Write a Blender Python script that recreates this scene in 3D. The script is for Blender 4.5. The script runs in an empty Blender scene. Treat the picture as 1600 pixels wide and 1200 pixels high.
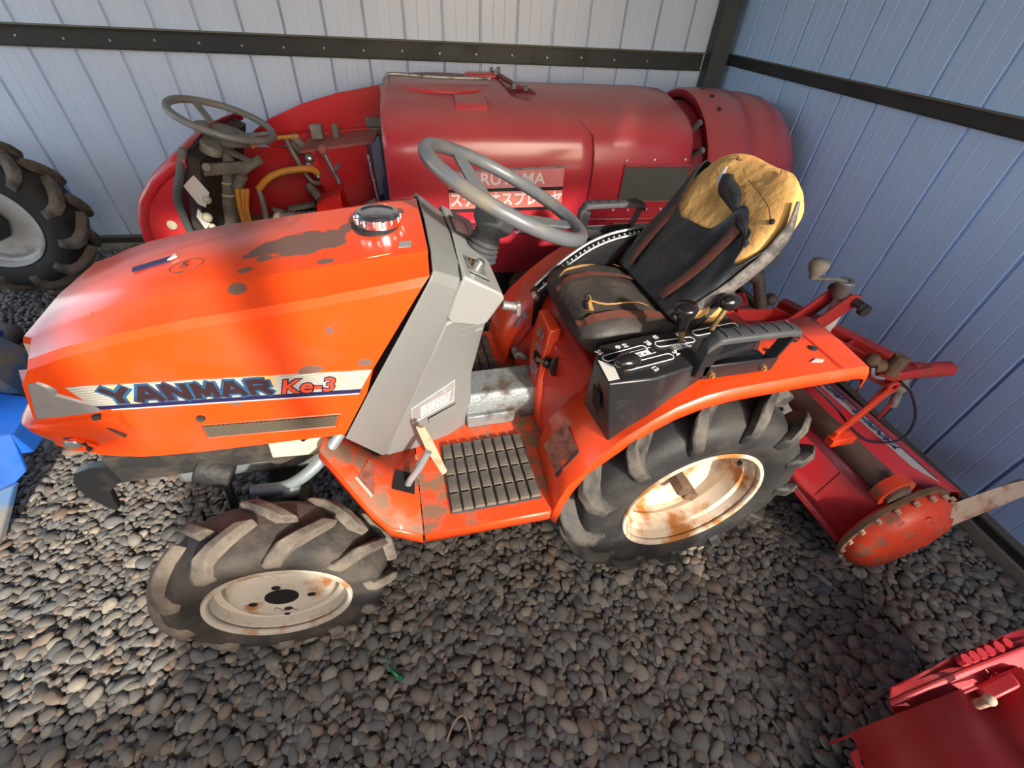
import bpy, bmesh, math, random
import numpy as np
from mathutils import Vector, Matrix, noise
R = math.radians
random.seed(7); rng = np.random.default_rng(7)
scene = bpy.context.scene
COL = scene.collection

# ------------------------------------------------------------------ camera
def make_camera():
    cd = bpy.data.cameras.new('camera'); cam = bpy.data.objects.new('camera', cd); COL.objects.link(cam)
    f, yaw, pitch, roll = 683.7, .2815, .7311, -.062
    F = Vector((math.sin(yaw)*math.cos(pitch), math.cos(yaw)*math.cos(pitch), -math.sin(pitch)))
    r0 = Vector((math.cos(yaw), -math.sin(yaw), 0)); d0 = F.cross(r0)
    Rt = math.cos(roll)*r0 + math.sin(roll)*d0; D = F.cross(Rt)
    m = Matrix((Rt, -D, -F)).transposed().to_4x4(); m.translation = (.4225, -.5817, 1.5107)
    cam.matrix_world = m
    cd.sensor_fit = 'HORIZONTAL'; cd.sensor_width = 36; cd.lens = f/1600*36
    cd.clip_start = .02
    scene.camera = cam
    return cam
CAM = make_camera()
CAMPOS = Vector((.4225, -.5817, 1.5107))

# ------------------------------------------------------------------ light
def setup_light():
    w = bpy.data.worlds.new('daylight'); scene.world = w; w.use_nodes = True
    nt = w.node_tree; bg = nt.nodes['Background']
    sk = nt.nodes.new('ShaderNodeTexSky'); sk.sky_type = 'NISHITA'; sk.sun_disc = False
    sk.sun_elevation = R(32); sk.sun_rotation = R(170); sk.air_density = 1.0; sk.dust_density = 1.5
    tint = nt.nodes.new('ShaderNodeVectorMath'); tint.operation = 'MULTIPLY'; tint.inputs[1].default_value = (1.10, 1.0, .86)
    nt.links.new(sk.outputs[0], tint.inputs[0]); nt.links.new(tint.outputs[0], bg.inputs[0]); bg.inputs[1].default_value = SKY
    sd = bpy.data.lights.new('sun', 'SUN'); sd.energy = SUN; sd.angle = R(1.8); sd.color = (1, .93, .82)
    so = bpy.data.objects.new('sun', sd); COL.objects.link(so)
    d = Vector(SUN_DIR).normalized()      # direction the light travels
    so.rotation_euler = d.to_track_quat('-Z', 'Y').to_euler(); so.location = (0, -4, 5)
    vs = scene.view_settings
    scene.display_settings.display_device = 'sRGB'
    vs.view_transform = 'Standard'; vs.look = 'None'; vs.exposure = EXPOSURE; vs.gamma = 1; vs.use_curve_mapping = False
SKY, SUN, SUN_DIR, EXPOSURE = .37, 3.3, (-.22, .80, -.42), .95
setup_light()

# ------------------------------------------------------------------ materials
MATS = {}
def nodes(name):
    m = bpy.data.materials.new(name); m.use_nodes = True
    nt = m.node_tree; b = nt.nodes['Principled BSDF']; MATS[name] = m
    return m, nt, b
def N(nt, t, **k):
    n = nt.nodes.new(t)
    for a, v in k.items(): setattr(n, a, v)
    return n
def noise_mask(nt, scale, lo, hi, detail=5, rough=.6, src=None):
    tc = N(nt, 'ShaderNodeTexCoord'); nz = N(nt, 'ShaderNodeTexNoise')
    nz.inputs['Scale'].default_value = scale; nz.inputs['Detail'].default_value = detail; nz.inputs['Roughness'].default_value = rough
    nt.links.new(src or tc.outputs['Object'], nz.inputs['Vector'])
    mr = N(nt, 'ShaderNodeMapRange'); mr.inputs[1].default_value = lo; mr.inputs[2].default_value = hi
    nt.links.new(nz.outputs[0], mr.inputs[0])
    return mr.outputs[0]
def mixc(nt, fac, a, b):
    m = N(nt, 'ShaderNodeMix', data_type='RGBA')
    for s, v in ((m.inputs[0], fac), (m.inputs[6], a), (m.inputs[7], b)):
        if hasattr(v, 'is_linked'): nt.links.new(v, s)
        elif isinstance(v, (int, float)): s.default_value = v
        else: s.default_value = (*v, 1)
    return m.outputs[2]
def spot_mask(nt, pts, wob=.6, nscale=26):
    """union of ragged blotches (centre, radius, squash along x) in object space"""
    tc = N(nt, 'ShaderNodeTexCoord'); nz = N(nt, 'ShaderNodeTexNoise'); nz.inputs['Scale'].default_value = nscale; nz.inputs['Detail'].default_value = 6
    nt.links.new(tc.outputs['Object'], nz.inputs['Vector'])
    out = None
    for (c, r, sq) in pts:
        mp = N(nt, 'ShaderNodeVectorMath', operation='SUBTRACT'); nt.links.new(tc.outputs['Object'], mp.inputs[0]); mp.inputs[1].default_value = c
        ms = N(nt, 'ShaderNodeVectorMath', operation='MULTIPLY'); nt.links.new(mp.outputs[0], ms.inputs[0]); ms.inputs[1].default_value = (1/(r*sq), 1/r, 1/r)
        ln = N(nt, 'ShaderNodeVectorMath', operation='LENGTH'); nt.links.new(ms.outputs[0], ln.inputs[0])
        ad = N(nt, 'ShaderNodeMath', operation='MULTIPLY_ADD'); nt.links.new(nz.outputs[0], ad.inputs[0]); ad.inputs[1].default_value = wob*2; nt.links.new(ln.outputs['Value'], ad.inputs[2])
        mr = N(nt, 'ShaderNodeMapRange'); nt.links.new(ad.outputs[0], mr.inputs[0]); mr.inputs[1].default_value = 1.06+wob; mr.inputs[2].default_value = .94+wob
        if out is None: out = mr.outputs[0]
        else:
            mx = N(nt, 'ShaderNodeMath', operation='MAXIMUM'); nt.links.new(out, mx.inputs[0]); nt.links.new(mr.outputs[0], mx.inputs[1]); out = mx.outputs[0]
    return out
def mat(name, col, rough=.5, metal=0, dirt=None, dlo=.5, dhi=.7, dscale=6, coat=0, bump=0, bscale=60, spec=.5, spots=None, drough=.85):
    m, nt, b = nodes(name)
    b.inputs['Roughness'].default_value = rough; b.inputs['Metallic'].default_value = metal
    b.inputs['Specular IOR Level'].default_value = spec
    b.inputs['Coat Weight'].default_value = coat; b.inputs['Coat Roughness'].default_value = .12
    c = col; rg = None
    if dirt:
        f = noise_mask(nt, dscale, dlo, dhi); c = mixc(nt, f, col, dirt)
        mr = N(nt, 'ShaderNodeMapRange'); nt.links.new(f, mr.inputs[0]); mr.inputs[3].default_value = rough; mr.inputs[4].default_value = drough; rg = mr.outputs[0]
    if spots:
        scol, pts = spots; f = spot_mask(nt, pts); c = mixc(nt, f, c, scol)
        mr = N(nt, 'ShaderNodeMapRange'); nt.links.new(f, mr.inputs[0]); mr.inputs[4].default_value = .85
        if rg: nt.links.new(rg, mr.inputs[3])
        else: mr.inputs[3].default_value = rough
        rg = mr.outputs[0]
        iv = N(nt, 'ShaderNodeMath', operation='MULTIPLY_ADD'); nt.links.new(f, iv.inputs[0]); iv.inputs[1].default_value = -coat; iv.inputs[2].default_value = coat
        nt.links.new(iv.outputs[0], b.inputs['Coat Weight'])
    if hasattr(c, 'is_linked'): nt.links.new(c, b.inputs['Base Color'])
    else: b.inputs['Base Color'].default_value = (*c, 1)
    if rg: nt.links.new(rg, b.inputs['Roughness'])
    if bump:
        tc = N(nt, 'ShaderNodeTexCoord'); nz = N(nt, 'ShaderNodeTexNoise'); nz.inputs['Scale'].default_value = bscale; nz.inputs['Detail'].default_value = 6
        nt.links.new(tc.outputs['Object'], nz.inputs['Vector'])
        bp = N(nt, 'ShaderNodeBump'); bp.inputs['Strength'].default_value = bump; bp.inputs['Distance'].default_value = .01
        nt.links.new(nz.outputs[0], bp.inputs['Height']); nt.links.new(bp.outputs[0], b.inputs['Normal'])
    return m
def dust_on_top(name, col, amt=.75):
    """settled dust: faces that look up carry a pale film"""
    nt = MATS[name].node_tree; b = nt.nodes['Principled BSDF']; src = b.inputs['Base Color'].links[0].from_socket
    ge = N(nt, 'ShaderNodeNewGeometry'); sp = N(nt, 'ShaderNodeSeparateXYZ'); nt.links.new(ge.outputs['Normal'], sp.inputs[0])
    mr = N(nt, 'ShaderNodeMapRange'); mr.inputs[1].default_value = .35; mr.inputs[2].default_value = .98; mr.inputs[4].default_value = amt; nt.links.new(sp.outputs[2], mr.inputs[0])
    nz = noise_mask(nt, 9, .25, .7); ml = N(nt, 'ShaderNodeMath', operation='MULTIPLY'); nt.links.new(mr.outputs[0], ml.inputs[0])
    m2 = N(nt, 'ShaderNodeMapRange'); m2.inputs[3].default_value = .6; nt.links.new(nz, m2.inputs[0]); nt.links.new(m2.outputs[0], ml.inputs[1])
    nt.links.new(mixc(nt, ml.outputs[0], src, col), b.inputs['Base Color'])
    rs = b.inputs['Roughness'].links[0].from_socket; ad = N(nt, 'ShaderNodeMath', operation='MULTIPLY_ADD'); nt.links.new(ml.outputs[0], ad.inputs[0]); ad.inputs[1].default_value = .35; nt.links.new(rs, ad.inputs[2]); nt.links.new(ad.outputs[0], b.inputs['Roughness'])
def mesh_mat(name, wire, hole, scale, rough=.5):
    """expanded-metal lattice: two diagonal sets of wires over dark holes"""
    m, nt, b = nodes(name); tc = N(nt, 'ShaderNodeTexCoord'); out = None
    for ang in (35, -35):
        mp = N(nt, 'ShaderNodeMapping'); mp.inputs['Rotation'].default_value = (0, R(ang), 0); nt.links.new(tc.outputs['Object'], mp.inputs[0])
        wv = N(nt, 'ShaderNodeTexWave', wave_type='BANDS', bands_direction='Z'); wv.inputs['Scale'].default_value = scale; nt.links.new(mp.outputs[0], wv.inputs[0])
        mr = N(nt, 'ShaderNodeMapRange'); mr.inputs[1].default_value = .45; mr.inputs[2].default_value = .8; nt.links.new(wv.outputs['Fac'], mr.inputs[0])
        if out is None: out = mr.outputs[0]
        else:
            mx = N(nt, 'ShaderNodeMath', operation='MAXIMUM'); nt.links.new(out, mx.inputs[0]); nt.links.new(mr.outputs[0], mx.inputs[1]); out = mx.outputs[0]
    nt.links.new(mixc(nt, out, hole, wire), b.inputs['Base Color']); b.inputs['Roughness'].default_value = rough
    bp = N(nt, 'ShaderNodeBump'); bp.inputs['Strength'].default_value = .6; bp.inputs['Distance'].default_value = .003
    nt.links.new(out, bp.inputs['Height']); nt.links.new(bp.outputs[0], b.inputs['Normal'])
    return m

# tractor paint: the blotches are bare rusty primer where the paint has gone
HOODSPOTS = [((.20, .445, 1.075), .062, 1.75), ((.315, .505, 1.085), .026, 1.0), ((.42, .56, 1.085), .022, 1.3), ((.09, .30, 1.05), .018, 1.2), ((.02, .255, 1.0), .016, 1.4), ((.135, .40, 1.06), .012, 1.6),
             ((.265, .345, 1.07), .012, 1.5), ((.10, .36, 1.05), .010, 1.4), ((-.06, .29, 1.0), .009, 2), ((-.13, .262, .985), .006, 1.6), ((-.03, .40, 1.03), .008, 2), ((.255, .235, .965), .009, .8), ((.195, .235, .868), .011, 2.2), ((.31, .235, .872), .010, 1.6), ((.02, .235, .795), .007, 1.5), ((-.24, .235, .80), .011, .6)]
mat('hood_orange', (.86, .075, .008), .28, coat=.5, spots=((.16, .085, .07), HOODSPOTS), dirt=(.72, .09, .03), dlo=.5, dhi=.75, dscale=5, drough=.45)
mat('orange', (.84, .065, .008), .33, coat=.35, dirt=(.55, .06, .015), dlo=.55, dhi=.8, dscale=9)
mat('orange_dirty', (.80, .07, .012), .45, coat=.1, dirt=(.24, .13, .08), dlo=.48, dhi=.60, dscale=11, drough=.9)
mat('tractor_red', (.62, .028, .012), .35, coat=.3, dirt=(.35, .04, .025), dlo=.55, dhi=.8, dscale=8)
mat('grey_plastic', (.195, .205, .20), .42, dirt=(.20, .195, .18), dlo=.45, dhi=.75, dscale=5, drough=.6)
mat('grey_plastic_light', (.28, .29, .285), .42, dirt=(.28, .27, .25), dlo=.45, dhi=.75, dscale=6, drough=.6)
mat('grey_iron', (.22, .25, .26), .45, .3, dirt=(.10, .08, .06), dlo=.45, dhi=.62, dscale=14, bump=.3, bscale=120)
mat('grey_rod', (.30, .36, .38), .35, .4, dirt=(.18, .15, .12), dlo=.55, dhi=.7, dscale=20)
mat('dark_iron', (.030, .030, .030), .6, .2, dirt=(.09, .07, .055), dlo=.45, dhi=.65, dscale=12, bump=.4, bscale=60)
mat('black_plastic', (.016, .017, .019), .34, dirt=(.03, .028, .025), dlo=.5, dhi=.7, dscale=10)
mat('knob_black', (.012, .010, .011), .16, coat=.5)
mat('rubber_pad', (.075, .068, .06), .75, dirt=(.15, .125, .10), dlo=.42, dhi=.6, dscale=14, bump=.3, bscale=220)
mat('rubber_handle', (.045, .048, .054), .6, dirt=(.08, .075, .07), dlo=.5, dhi=.7, dscale=18)
mat('wheel_grey', (.115, .125, .14), .33, coat=.15, dirt=(.19, .17, .13), dlo=.5, dhi=.68, dscale=9, drough=.45)
mat('tyre', (.018, .018, .019), .62, dirt=(.055, .05, .043), dlo=.42, dhi=.72, dscale=7, bump=.15, bscale=90)
mat('tyre_lug', (.022, .022, .022), .6, dirt=(.12, .105, .085), dlo=.42, dhi=.68, dscale=16, bump=.25, bscale=110)
mat('front_tyre', (.026, .025, .024), .72, dirt=(.12, .10, .08), dlo=.40, dhi=.68, dscale=7, bump=.3, bscale=90)
mat('front_lug', (.05, .045, .04), .75, dirt=(.24, .20, .155), dlo=.38, dhi=.62, dscale=9, bump=.3, bscale=110)
mat('rim_white', (.60, .55, .46), .42, dirt=(.40, .16, .045), dlo=.52, dhi=.64, dscale=8, drough=.85)
mat('rim_rusty', (.66, .58, .46), .42, dirt=(.42, .17, .04), dlo=.46, dhi=.58, dscale=7, drough=.85)
mat('rim_grey', (.62, .61, .58), .45, dirt=(.35, .30, .24), dlo=.52, dhi=.7, dscale=6)
mat('rust_brown', (.11, .07, .045), .75, dirt=(.20, .11, .055), dlo=.45, dhi=.65, dscale=16, bump=.3)
mat('tube_brown', (.14, .10, .075), .62, dirt=(.17, .055, .035), dlo=.60, dhi=.68, dscale=10, bump=.15)
mat('chrome', (.75, .76, .8), .14, 1, dirt=(.35, .22, .10), dlo=.60, dhi=.75, dscale=30, drough=.5)
mat('steel', (.55, .55, .55), .32, .9, dirt=(.30, .25, .2), dlo=.5, dhi=.7, dscale=25)
mat('steel_dull', (.27, .27, .26), .5, .6, dirt=(.16, .13, .10), dlo=.5, dhi=.65, dscale=25)
mat('vinyl_black', (.020, .021, .025), .38, dirt=(.05, .045, .042), dlo=.5, dhi=.72, dscale=8, bump=.35, bscale=26)
mat('vinyl_seat', (.040, .036, .033), .55, dirt=(.07, .055, .045), dlo=.45, dhi=.7, dscale=9, bump=.3, bscale=40)
mat('vinyl_brown', (.13, .042, .028), .5, dirt=(.085, .04, .03), dlo=.5, dhi=.7, dscale=14, bump=.2)
mat('vinyl_grey', (.16, .145, .135), .65, dirt=(.06, .055, .05), dlo=.45, dhi=.6, dscale=30, bump=.3)
mat('foam', (.66, .37, .12), .9, dirt=(.48, .24, .07), dlo=.45, dhi=.7, dscale=12, bump=.5, bscale=35)
mat('foam_old', (.20, .085, .03), .9, dirt=(.4, .2, .06), dlo=.5, dhi=.7, dscale=30)
mat('lining_white', (.62, .60, .62), .8)
mat('decal_silver', (.60, .58, .50), .4, .2, dirt=(.62, .45, .16), dlo=.60, dhi=.68, dscale=16)
mat('decal_band', (.36, .34, .33), .35, .3, dirt=(.28, .25, .24), dlo=.5, dhi=.7, dscale=18)
mat('decal_line', (.42, .38, .33), .4)
mat('decal_navy', (.020, .018, .075), .4)
mat('decal_blue', (.02, .10, .21), .4, dirt=(.015, .02, .06), dlo=.45, dhi=.62, dscale=10)
mat('decal_dark', (.035, .014, .018), .5)
mat('decal_white', (.60, .585, .57), .45)
mat('decal_red', (.72, .07, .02), .4)
mat('decal_greypaper', (.26, .25, .25), .5, dirt=(.35, .33, .32), dlo=.5, dhi=.7, dscale=40)
mat('decal_redpaper', (.30, .11, .08), .55, dirt=(.18, .05, .03), dlo=.45, dhi=.65, dscale=40)
mat('decal_pinkpaper', (.42, .22, .24), .5, dirt=(.26, .05, .08), dlo=.45, dhi=.6, dscale=60)
mat('ink', (.03, .025, .025), .6)
mat('faint_ink', (.12, .045, .04), .6)
mat('hole_black', (.004, .004, .004), .9)
mat('white_line', (.80, .80, .80), .5)
mat('brass', (.36, .23, .09), .45, .6)
mat('lamp_glass', (.55, .55, .52), .15, .6)
mat('paper_tan', (.42, .30, .20), .7, dirt=(.28, .19, .12), dlo=.5, dhi=.65, dscale=40)
# sprayer
mat('spray_red', (.46, .018, .034), .26, coat=.4, dirt=(.50, .05, .06), dlo=.30, dhi=.85, dscale=2.2, drough=.34)
dust_on_top('spray_red', (.50, .20, .19))
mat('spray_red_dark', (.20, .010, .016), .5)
mat('spray_bright', (.62, .022, .028), .32, coat=.3, dirt=(.50, .06, .05), dlo=.5, dhi=.75, dscale=5)
mat('spray_dusty', (.42, .11, .09), .7, dirt=(.30, .16, .11), dlo=.45, dhi=.65, dscale=8)
mat('red_plastic', (.80, .015, .008), .35)
mat('dusty_grey', (.19, .18, .16), .7, dirt=(.30, .27, .22), dlo=.45, dhi=.65, dscale=14)
mat('dusty_wheel', (.20, .20, .185), .38, dirt=(.26, .25, .22), dlo=.45, dhi=.65, dscale=8)
mat('dusty_brown', (.30, .21, .14), .8, dirt=(.22, .17, .12), dlo=.45, dhi=.6, dscale=10)
mat('orange_hose', (.75, .30, .03), .5, dirt=(.5, .28, .08), dlo=.5, dhi=.7, dscale=18)
mat('cream', (.62, .58, .40), .55, dirt=(.45, .40, .28), dlo=.5, dhi=.7, dscale=9)
mat('blue_vinyl', (.035, .05, .14), .5)
mat('edging', (.07, .085, .085), .5, dirt=(.14, .14, .13), dlo=.5, dhi=.7, dscale=20)
mat('sign_pink', (.72, .20, .20), .45, dirt=(.66, .36, .40), dlo=.4, dhi=.7, dscale=4)
mat('sign_red', (.70, .16, .12), .45, dirt=(.72, .28, .22), dlo=.4, dhi=.7, dscale=6)
mat('sign_letter', (.80, .72, .70), .5)
mat('maroon', (.26, .015, .03), .4)
mat('amber', (.65, .22, .05), .3)
# others
mat('tiller_red', (.50, .020, .026), .36, coat=.2, dirt=(.44, .055, .05), dlo=.5, dhi=.75, dscale=5)
mat('tiller_frame', (.46, .028, .024), .5, dirt=(.30, .05, .035), dlo=.5, dhi=.7, dscale=14)
mat('case_orange', (.66, .06, .02), .45, spots=None, dirt=(.26, .10, .06), dlo=.56, dhi=.64, dscale=16)
mat('blade_tan', (.58, .44, .32), .7, dirt=(.40, .18, .11), dlo=.48, dhi=.66, dscale=18)
mat('white_tube', (.62, .58, .54), .4, dirt=(.45, .40, .35), dlo=.5, dhi=.7, dscale=20)
mat('implement_red', (.46, .030, .038), .42, dirt=(.50, .10, .10), dlo=.5, dhi=.8, dscale=5)
mat('blue_paint', (.015, .13, .62), .4, dirt=(.02, .11, .45), dlo=.5, dhi=.7, dscale=5)
mat('blue_worn', (.05, .13, .30), .6, dirt=(.20, .19, .17), dlo=.44, dhi=.6, dscale=8)
mat('stone_dusty', (.20, .175, .15), .85)
# building
mat('purlin', (.030, .034, .037), .5, .3, dirt=(.06, .058, .052), dlo=.5, dhi=.7, dscale=6)
mat('purlin_edge', (.14, .13, .10), .7)
mat('post_steel', (.050, .065, .068), .5, .3, dirt=(.08, .08, .07), dlo=.5, dhi=.7, dscale=5)
mat('rust_pipe', (.15, .065, .045), .8)
mat('sill_dark', (.045, .040, .036), .8)
mat('concrete', (.30, .27, .21), .9, dirt=(.18, .16, .13), dlo=.45, dhi=.65, dscale=10, bump=.4)
mat('roof_sheet', (.30, .33, .36), .5)
mat('yard_ground', (.30, .27, .23), .9, dirt=(.2, .18, .15), dscale=2)
mat('gravel_base', (.085, .075, .065), .95, dirt=(.09, .08, .065), dscale=30, bump=.8, bscale=60)
mat('green_plastic', (.02, .22, .08), .4)
mat('dry_grass', (.45, .36, .22), .8)
mesh_mat('mesh_dark', (.15, .125, .085), (.02, .017, .012), 62)
mesh_mat('mesh_grey', (.12, .125, .11), (.02, .02, .02), 40)
def striped(name, a, b, scale, axis='Z', lo=.72, hi=.8, rough=.4):
    m, nt, bs = nodes(name); tc = N(nt, 'ShaderNodeTexCoord'); wv = N(nt, 'ShaderNodeTexWave', wave_type='BANDS', bands_direction=axis); wv.inputs['Scale'].default_value = scale
    nt.links.new(tc.outputs['Object'], wv.inputs[0]); mr = N(nt, 'ShaderNodeMapRange'); mr.inputs[1].default_value = lo; mr.inputs[2].default_value = hi; nt.links.new(wv.outputs['Fac'], mr.inputs[0])
    f2 = noise_mask(nt, 14, .60, .68); c = mixc(nt, mr.outputs[0], a, b); c = mixc(nt, f2, c, (.55, .38, .14))
    nt.links.new(c, bs.inputs['Base Color']); bs.inputs['Roughness'].default_value = rough
striped('decal_striped', (.50, .48, .41), (.29, .28, .25), 48)
def wall_mat(name, col, col2):
    m, nt, b = nodes(name); tc = N(nt, 'ShaderNodeTexCoord')
    mp = N(nt, 'ShaderNodeMapping'); mp.inputs['Scale'].default_value = (30, 30, .6); nt.links.new(tc.outputs['Object'], mp.inputs[0])
    f = noise_mask(nt, 1.0, .35, .75, src=mp.outputs[0]); nt.links.new(mixc(nt, f, col, col2), b.inputs['Base Color'])
    b.inputs['Roughness'].default_value = .38; b.inputs['Metallic'].default_value = .0
wall_mat('cladding_back', (.54, .63, .80), (.59, .67, .82))
wall_mat('cladding_right', (.44, .62, .93), (.48, .66, .94))
def pebble_mat(name, attr):
    m, nt, b = nodes(name)
    if attr:
        at = N(nt, 'ShaderNodeAttribute', attribute_name='tone'); src = at.outputs['Fac']
    else:
        oi = N(nt, 'ShaderNodeObjectInfo'); src = oi.outputs['Random']
    cr = N(nt, 'ShaderNodeValToRGB'); el = cr.color_ramp.elements; cr.color_ramp.interpolation = 'CONSTANT'
    pal = [(.125, .122, .118), (.17, .168, .158), (.21, .198, .178), (.14, .146, .150), (.235, .19, .145), (.095, .093, .092), (.19, .16, .135), (.27, .245, .205), (.16, .155, .14), (.25, .175, .13), (.20, .195, .182), (.125, .115, .10), (.34, .30, .24)]
    el[0].position = 0; el[0].color = (*pal[0], 1); el[1].position = 1/len(pal); el[1].color = (*pal[1], 1)
    for i in range(2, len(pal)): e = el.new(i/len(pal)); e.color = (*pal[i], 1)
    nt.links.new(src, cr.inputs[0])
    f = noise_mask(nt, 120, .4, .8); c = mixc(nt, f, cr.outputs[0], (.17, .155, .13))
    nt.links.new(c, b.inputs['Base Color']); b.inputs['Roughness'].default_value = .72
pebble_mat('pebbles', True); pebble_mat('pebble_single', False)

# ------------------------------------------------------------------ mesh builder
def V(*a): return Vector(a if len(a) > 1 else a[0])
def frame(d, up=None):
    d = V(d).normalized(); up = V(up) if up else (V(0, 0, 1) if abs(d.z) < .9 else V(1, 0, 0))
    a = up.cross(d)
    if a.length < 1e-6: a = V(0, 1, 0).cross(d)
    a.normalize(); return a, d.cross(a)
def spline(pts, n=8, closed=False):
    pts = [V(p) for p in pts]; out = []; m = len(pts)
    for i in range(m if closed else m-1):
        p0 = pts[(i-1) % m] if closed or i > 0 else pts[0]; p1 = pts[i]; p2 = pts[(i+1) % m]; p3 = pts[(i+2) % m] if closed or i+2 < m else pts[-1]
        for k in range(n):
            t = k/n
            out.append(.5*((2*p1)+(p2-p0)*t+(2*p0-5*p1+4*p2-p3)*t*t+(3*p1-p0-3*p2+p3)*t**3))
    if not closed: out.append(pts[-1])
    return out
class MB:
    def __init__(s): s.v = []; s.f = []
    def add(s, v, f):
        o = len(s.v); s.v += [tuple(p) for p in v]; s.f += [tuple(i+o for i in q) for q in f]; return s
    def box(s, c, sz, rot=None):
        c = V(c); m = rot or Matrix.Identity(3); h = [x/2 for x in sz]
        v = [c + m @ V(h[0]*a, h[1]*b, h[2]*d) for d in (-1, 1) for b in (-1, 1) for a in (-1, 1)]
        return s.add(v, [(0, 2, 3, 1), (4, 5, 7, 6), (0, 1, 5, 4), (2, 6, 7, 3), (0, 4, 6, 2), (1, 3, 7, 5)])
    def bar(s, a, b, w, h, up=None):
        a, b = V(a), V(b); x, y = frame(b-a, up); q = [(-1, -1), (1, -1), (1, 1), (-1, 1)]
        return s.add([p + x*(w/2*i) + y*(h/2*j) for p in (a, b) for i, j in q], [(3, 2, 1, 0), (4, 5, 6, 7)] + [(i, (i+1) % 4, 4+(i+1) % 4, 4+i) for i in range(4)])
    def prism(s, loop, vec):
        loop = [V(p) for p in loop]; n = len(loop); vec = V(vec)
        return s.add(loop + [p+vec for p in loop], [tuple(range(n))[::-1], tuple(range(n, 2*n))] + [(i, (i+1) % n, n+(i+1) % n, n+i) for i in range(n)])
    def loft(s, loops, caps=True, closed=True, ring=False):
        n = len(loops[0]); m = len(loops); v = [p for l in loops for p in l]; f = []
        for k in range(m if ring else m-1):
            for i in range(n if closed else n-1):
                a, b = k*n, ((k+1) % m)*n; j = (i+1) % n; f.append((a+i, a+j, b+j, b+i))
        if caps and not ring: f += [tuple(range(n))[::-1], tuple(range((m-1)*n, m*n))]
        return s.add(v, f)
    def tube(s, path, r, n=10, closed=False, caps=True):
        path = [V(p) for p in path]; m = len(path); loops = []; x = None
        for i, p in enumerate(path):
            d = (path[(i+1) % m]-path[i-1]) if closed else (path[min(i+1, m-1)]-path[max(i-1, 0)])
            d.normalize()
            if x is None: x = frame(d)[0]
            else:
                x = x - d*x.dot(d); x.normalize()
            y = d.cross(x); rr = r[i] if isinstance(r, (list, tuple)) else r
            loops.append([p + (x*math.cos(2*math.pi*k/n) + y*math.sin(2*math.pi*k/n))*rr for k in range(n)])
        return s.loft(loops, caps=caps, ring=closed)
    def lathe(s, prof, org, axis, n=32, caps=True, ring=False, a0=0, a1=360):
        org = V(org); ax = V(axis).normalized(); x, y = frame(ax); full = abs(a1-a0) >= 359.9
        k = n if full else n+1; loops = []
        for i in range(k):
            a = R(a0+(a1-a0)*i/n); d = x*math.cos(a)+y*math.sin(a); loops.append([org + ax*t + d*r for t, r in prof])
        m = len(prof); v = [p for l in loops for p in l]; f = []
        for i in range(k if full else k-1):
            j = (i+1) % k
            for q in range(m if ring else m-1): w = (q+1) % m; f.append((i*m+q, j*m+q, j*m+w, i*m+w))
        s.add(v, f)
        if caps and full and not ring:
            o = len(s.v)-len(v); s.f.append(tuple(o+i*m for i in range(k))); s.f.append(tuple(o+i*m+m-1 for i in range(k))[::-1])
        return s
    def cyl(s, a, b, r, n=16, r2=None):
        a, b = V(a), V(b); return s.lathe([(0, r), ((b-a).length, r if r2 is None else r2)], a, b-a, n)
    def ball(s, c, r, sc=(1, 1, 1), n=12):
        c = V(c); loops = []
        for i in range(1, n):
            t = math.pi*i/n; loops.append([c + V(sc[0]*r*math.sin(t)*math.cos(2*math.pi*k/16), sc[1]*r*math.sin(t)*math.sin(2*math.pi*k/16), sc[2]*r*math.cos(t)) for k in range(16)])
        return s.loft(loops)
    def grid(s, rows): return s.loft(rows, caps=False, closed=False)
    def mirror(s, yc):
        n = MB(); n.v = [(x, 2*yc-y, z) for x, y, z in s.v]; n.f = [q[::-1] for q in s.f]; return n
    def copy(s):
        n = MB(); n.v = list(s.v); n.f = list(s.f); return n

def mesh_of(name, mb, material, smooth=38, recalc=True):
    me = bpy.data.meshes.new(name); me.from_pydata(mb.v, [], mb.f)
    if recalc:
        bm = bmesh.new(); bm.from_mesh(me); bmesh.ops.recalc_face_normals(bm, faces=bm.faces); bm.to_mesh(me); bm.free()
    me.materials.append(MATS[material])
    if smooth:
        me.shade_smooth(); me.set_sharp_from_angle(angle=R(smooth))
    return me
def obj(name, mb, material, parent=None, bevel=0, solid=0, off=0, sub=0, smooth=38, seg=2, loc=None):
    me = mb if isinstance(mb, bpy.types.Mesh) else mesh_of(name, mb, material, smooth)
    o = bpy.data.objects.new(name, me); COL.objects.link(o)
    if loc is not None: o.location = loc
    if parent: o.parent = parent
    if sub:
        m = o.modifiers.new('subdivision', 'SUBSURF'); m.levels = m.render_levels = sub
    if solid:
        m = o.modifiers.new('thickness', 'SOLIDIFY'); m.thickness = solid; m.offset = off
    if bevel:
        m = o.modifiers.new('edges', 'BEVEL'); m.width = bevel; m.segments = seg; m.limit_method = 'ANGLE'; m.angle_limit = R(32)
    return o
def tag(o, label=None, cat=None, group=None, kind=None):
    if label: o['label'] = label
    if cat: o['category'] = cat
    if group: o['group'] = group
    if kind: o['kind'] = kind
    return o
def thing(name, label, cat, loc=(0, 0, 0), rz=0):
    o = bpy.data.objects.new(name, None); COL.objects.link(o); o.location = loc; o.rotation_euler = (0, 0, rz); o.empty_display_size = .1
    return tag(o, label, cat)
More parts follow.
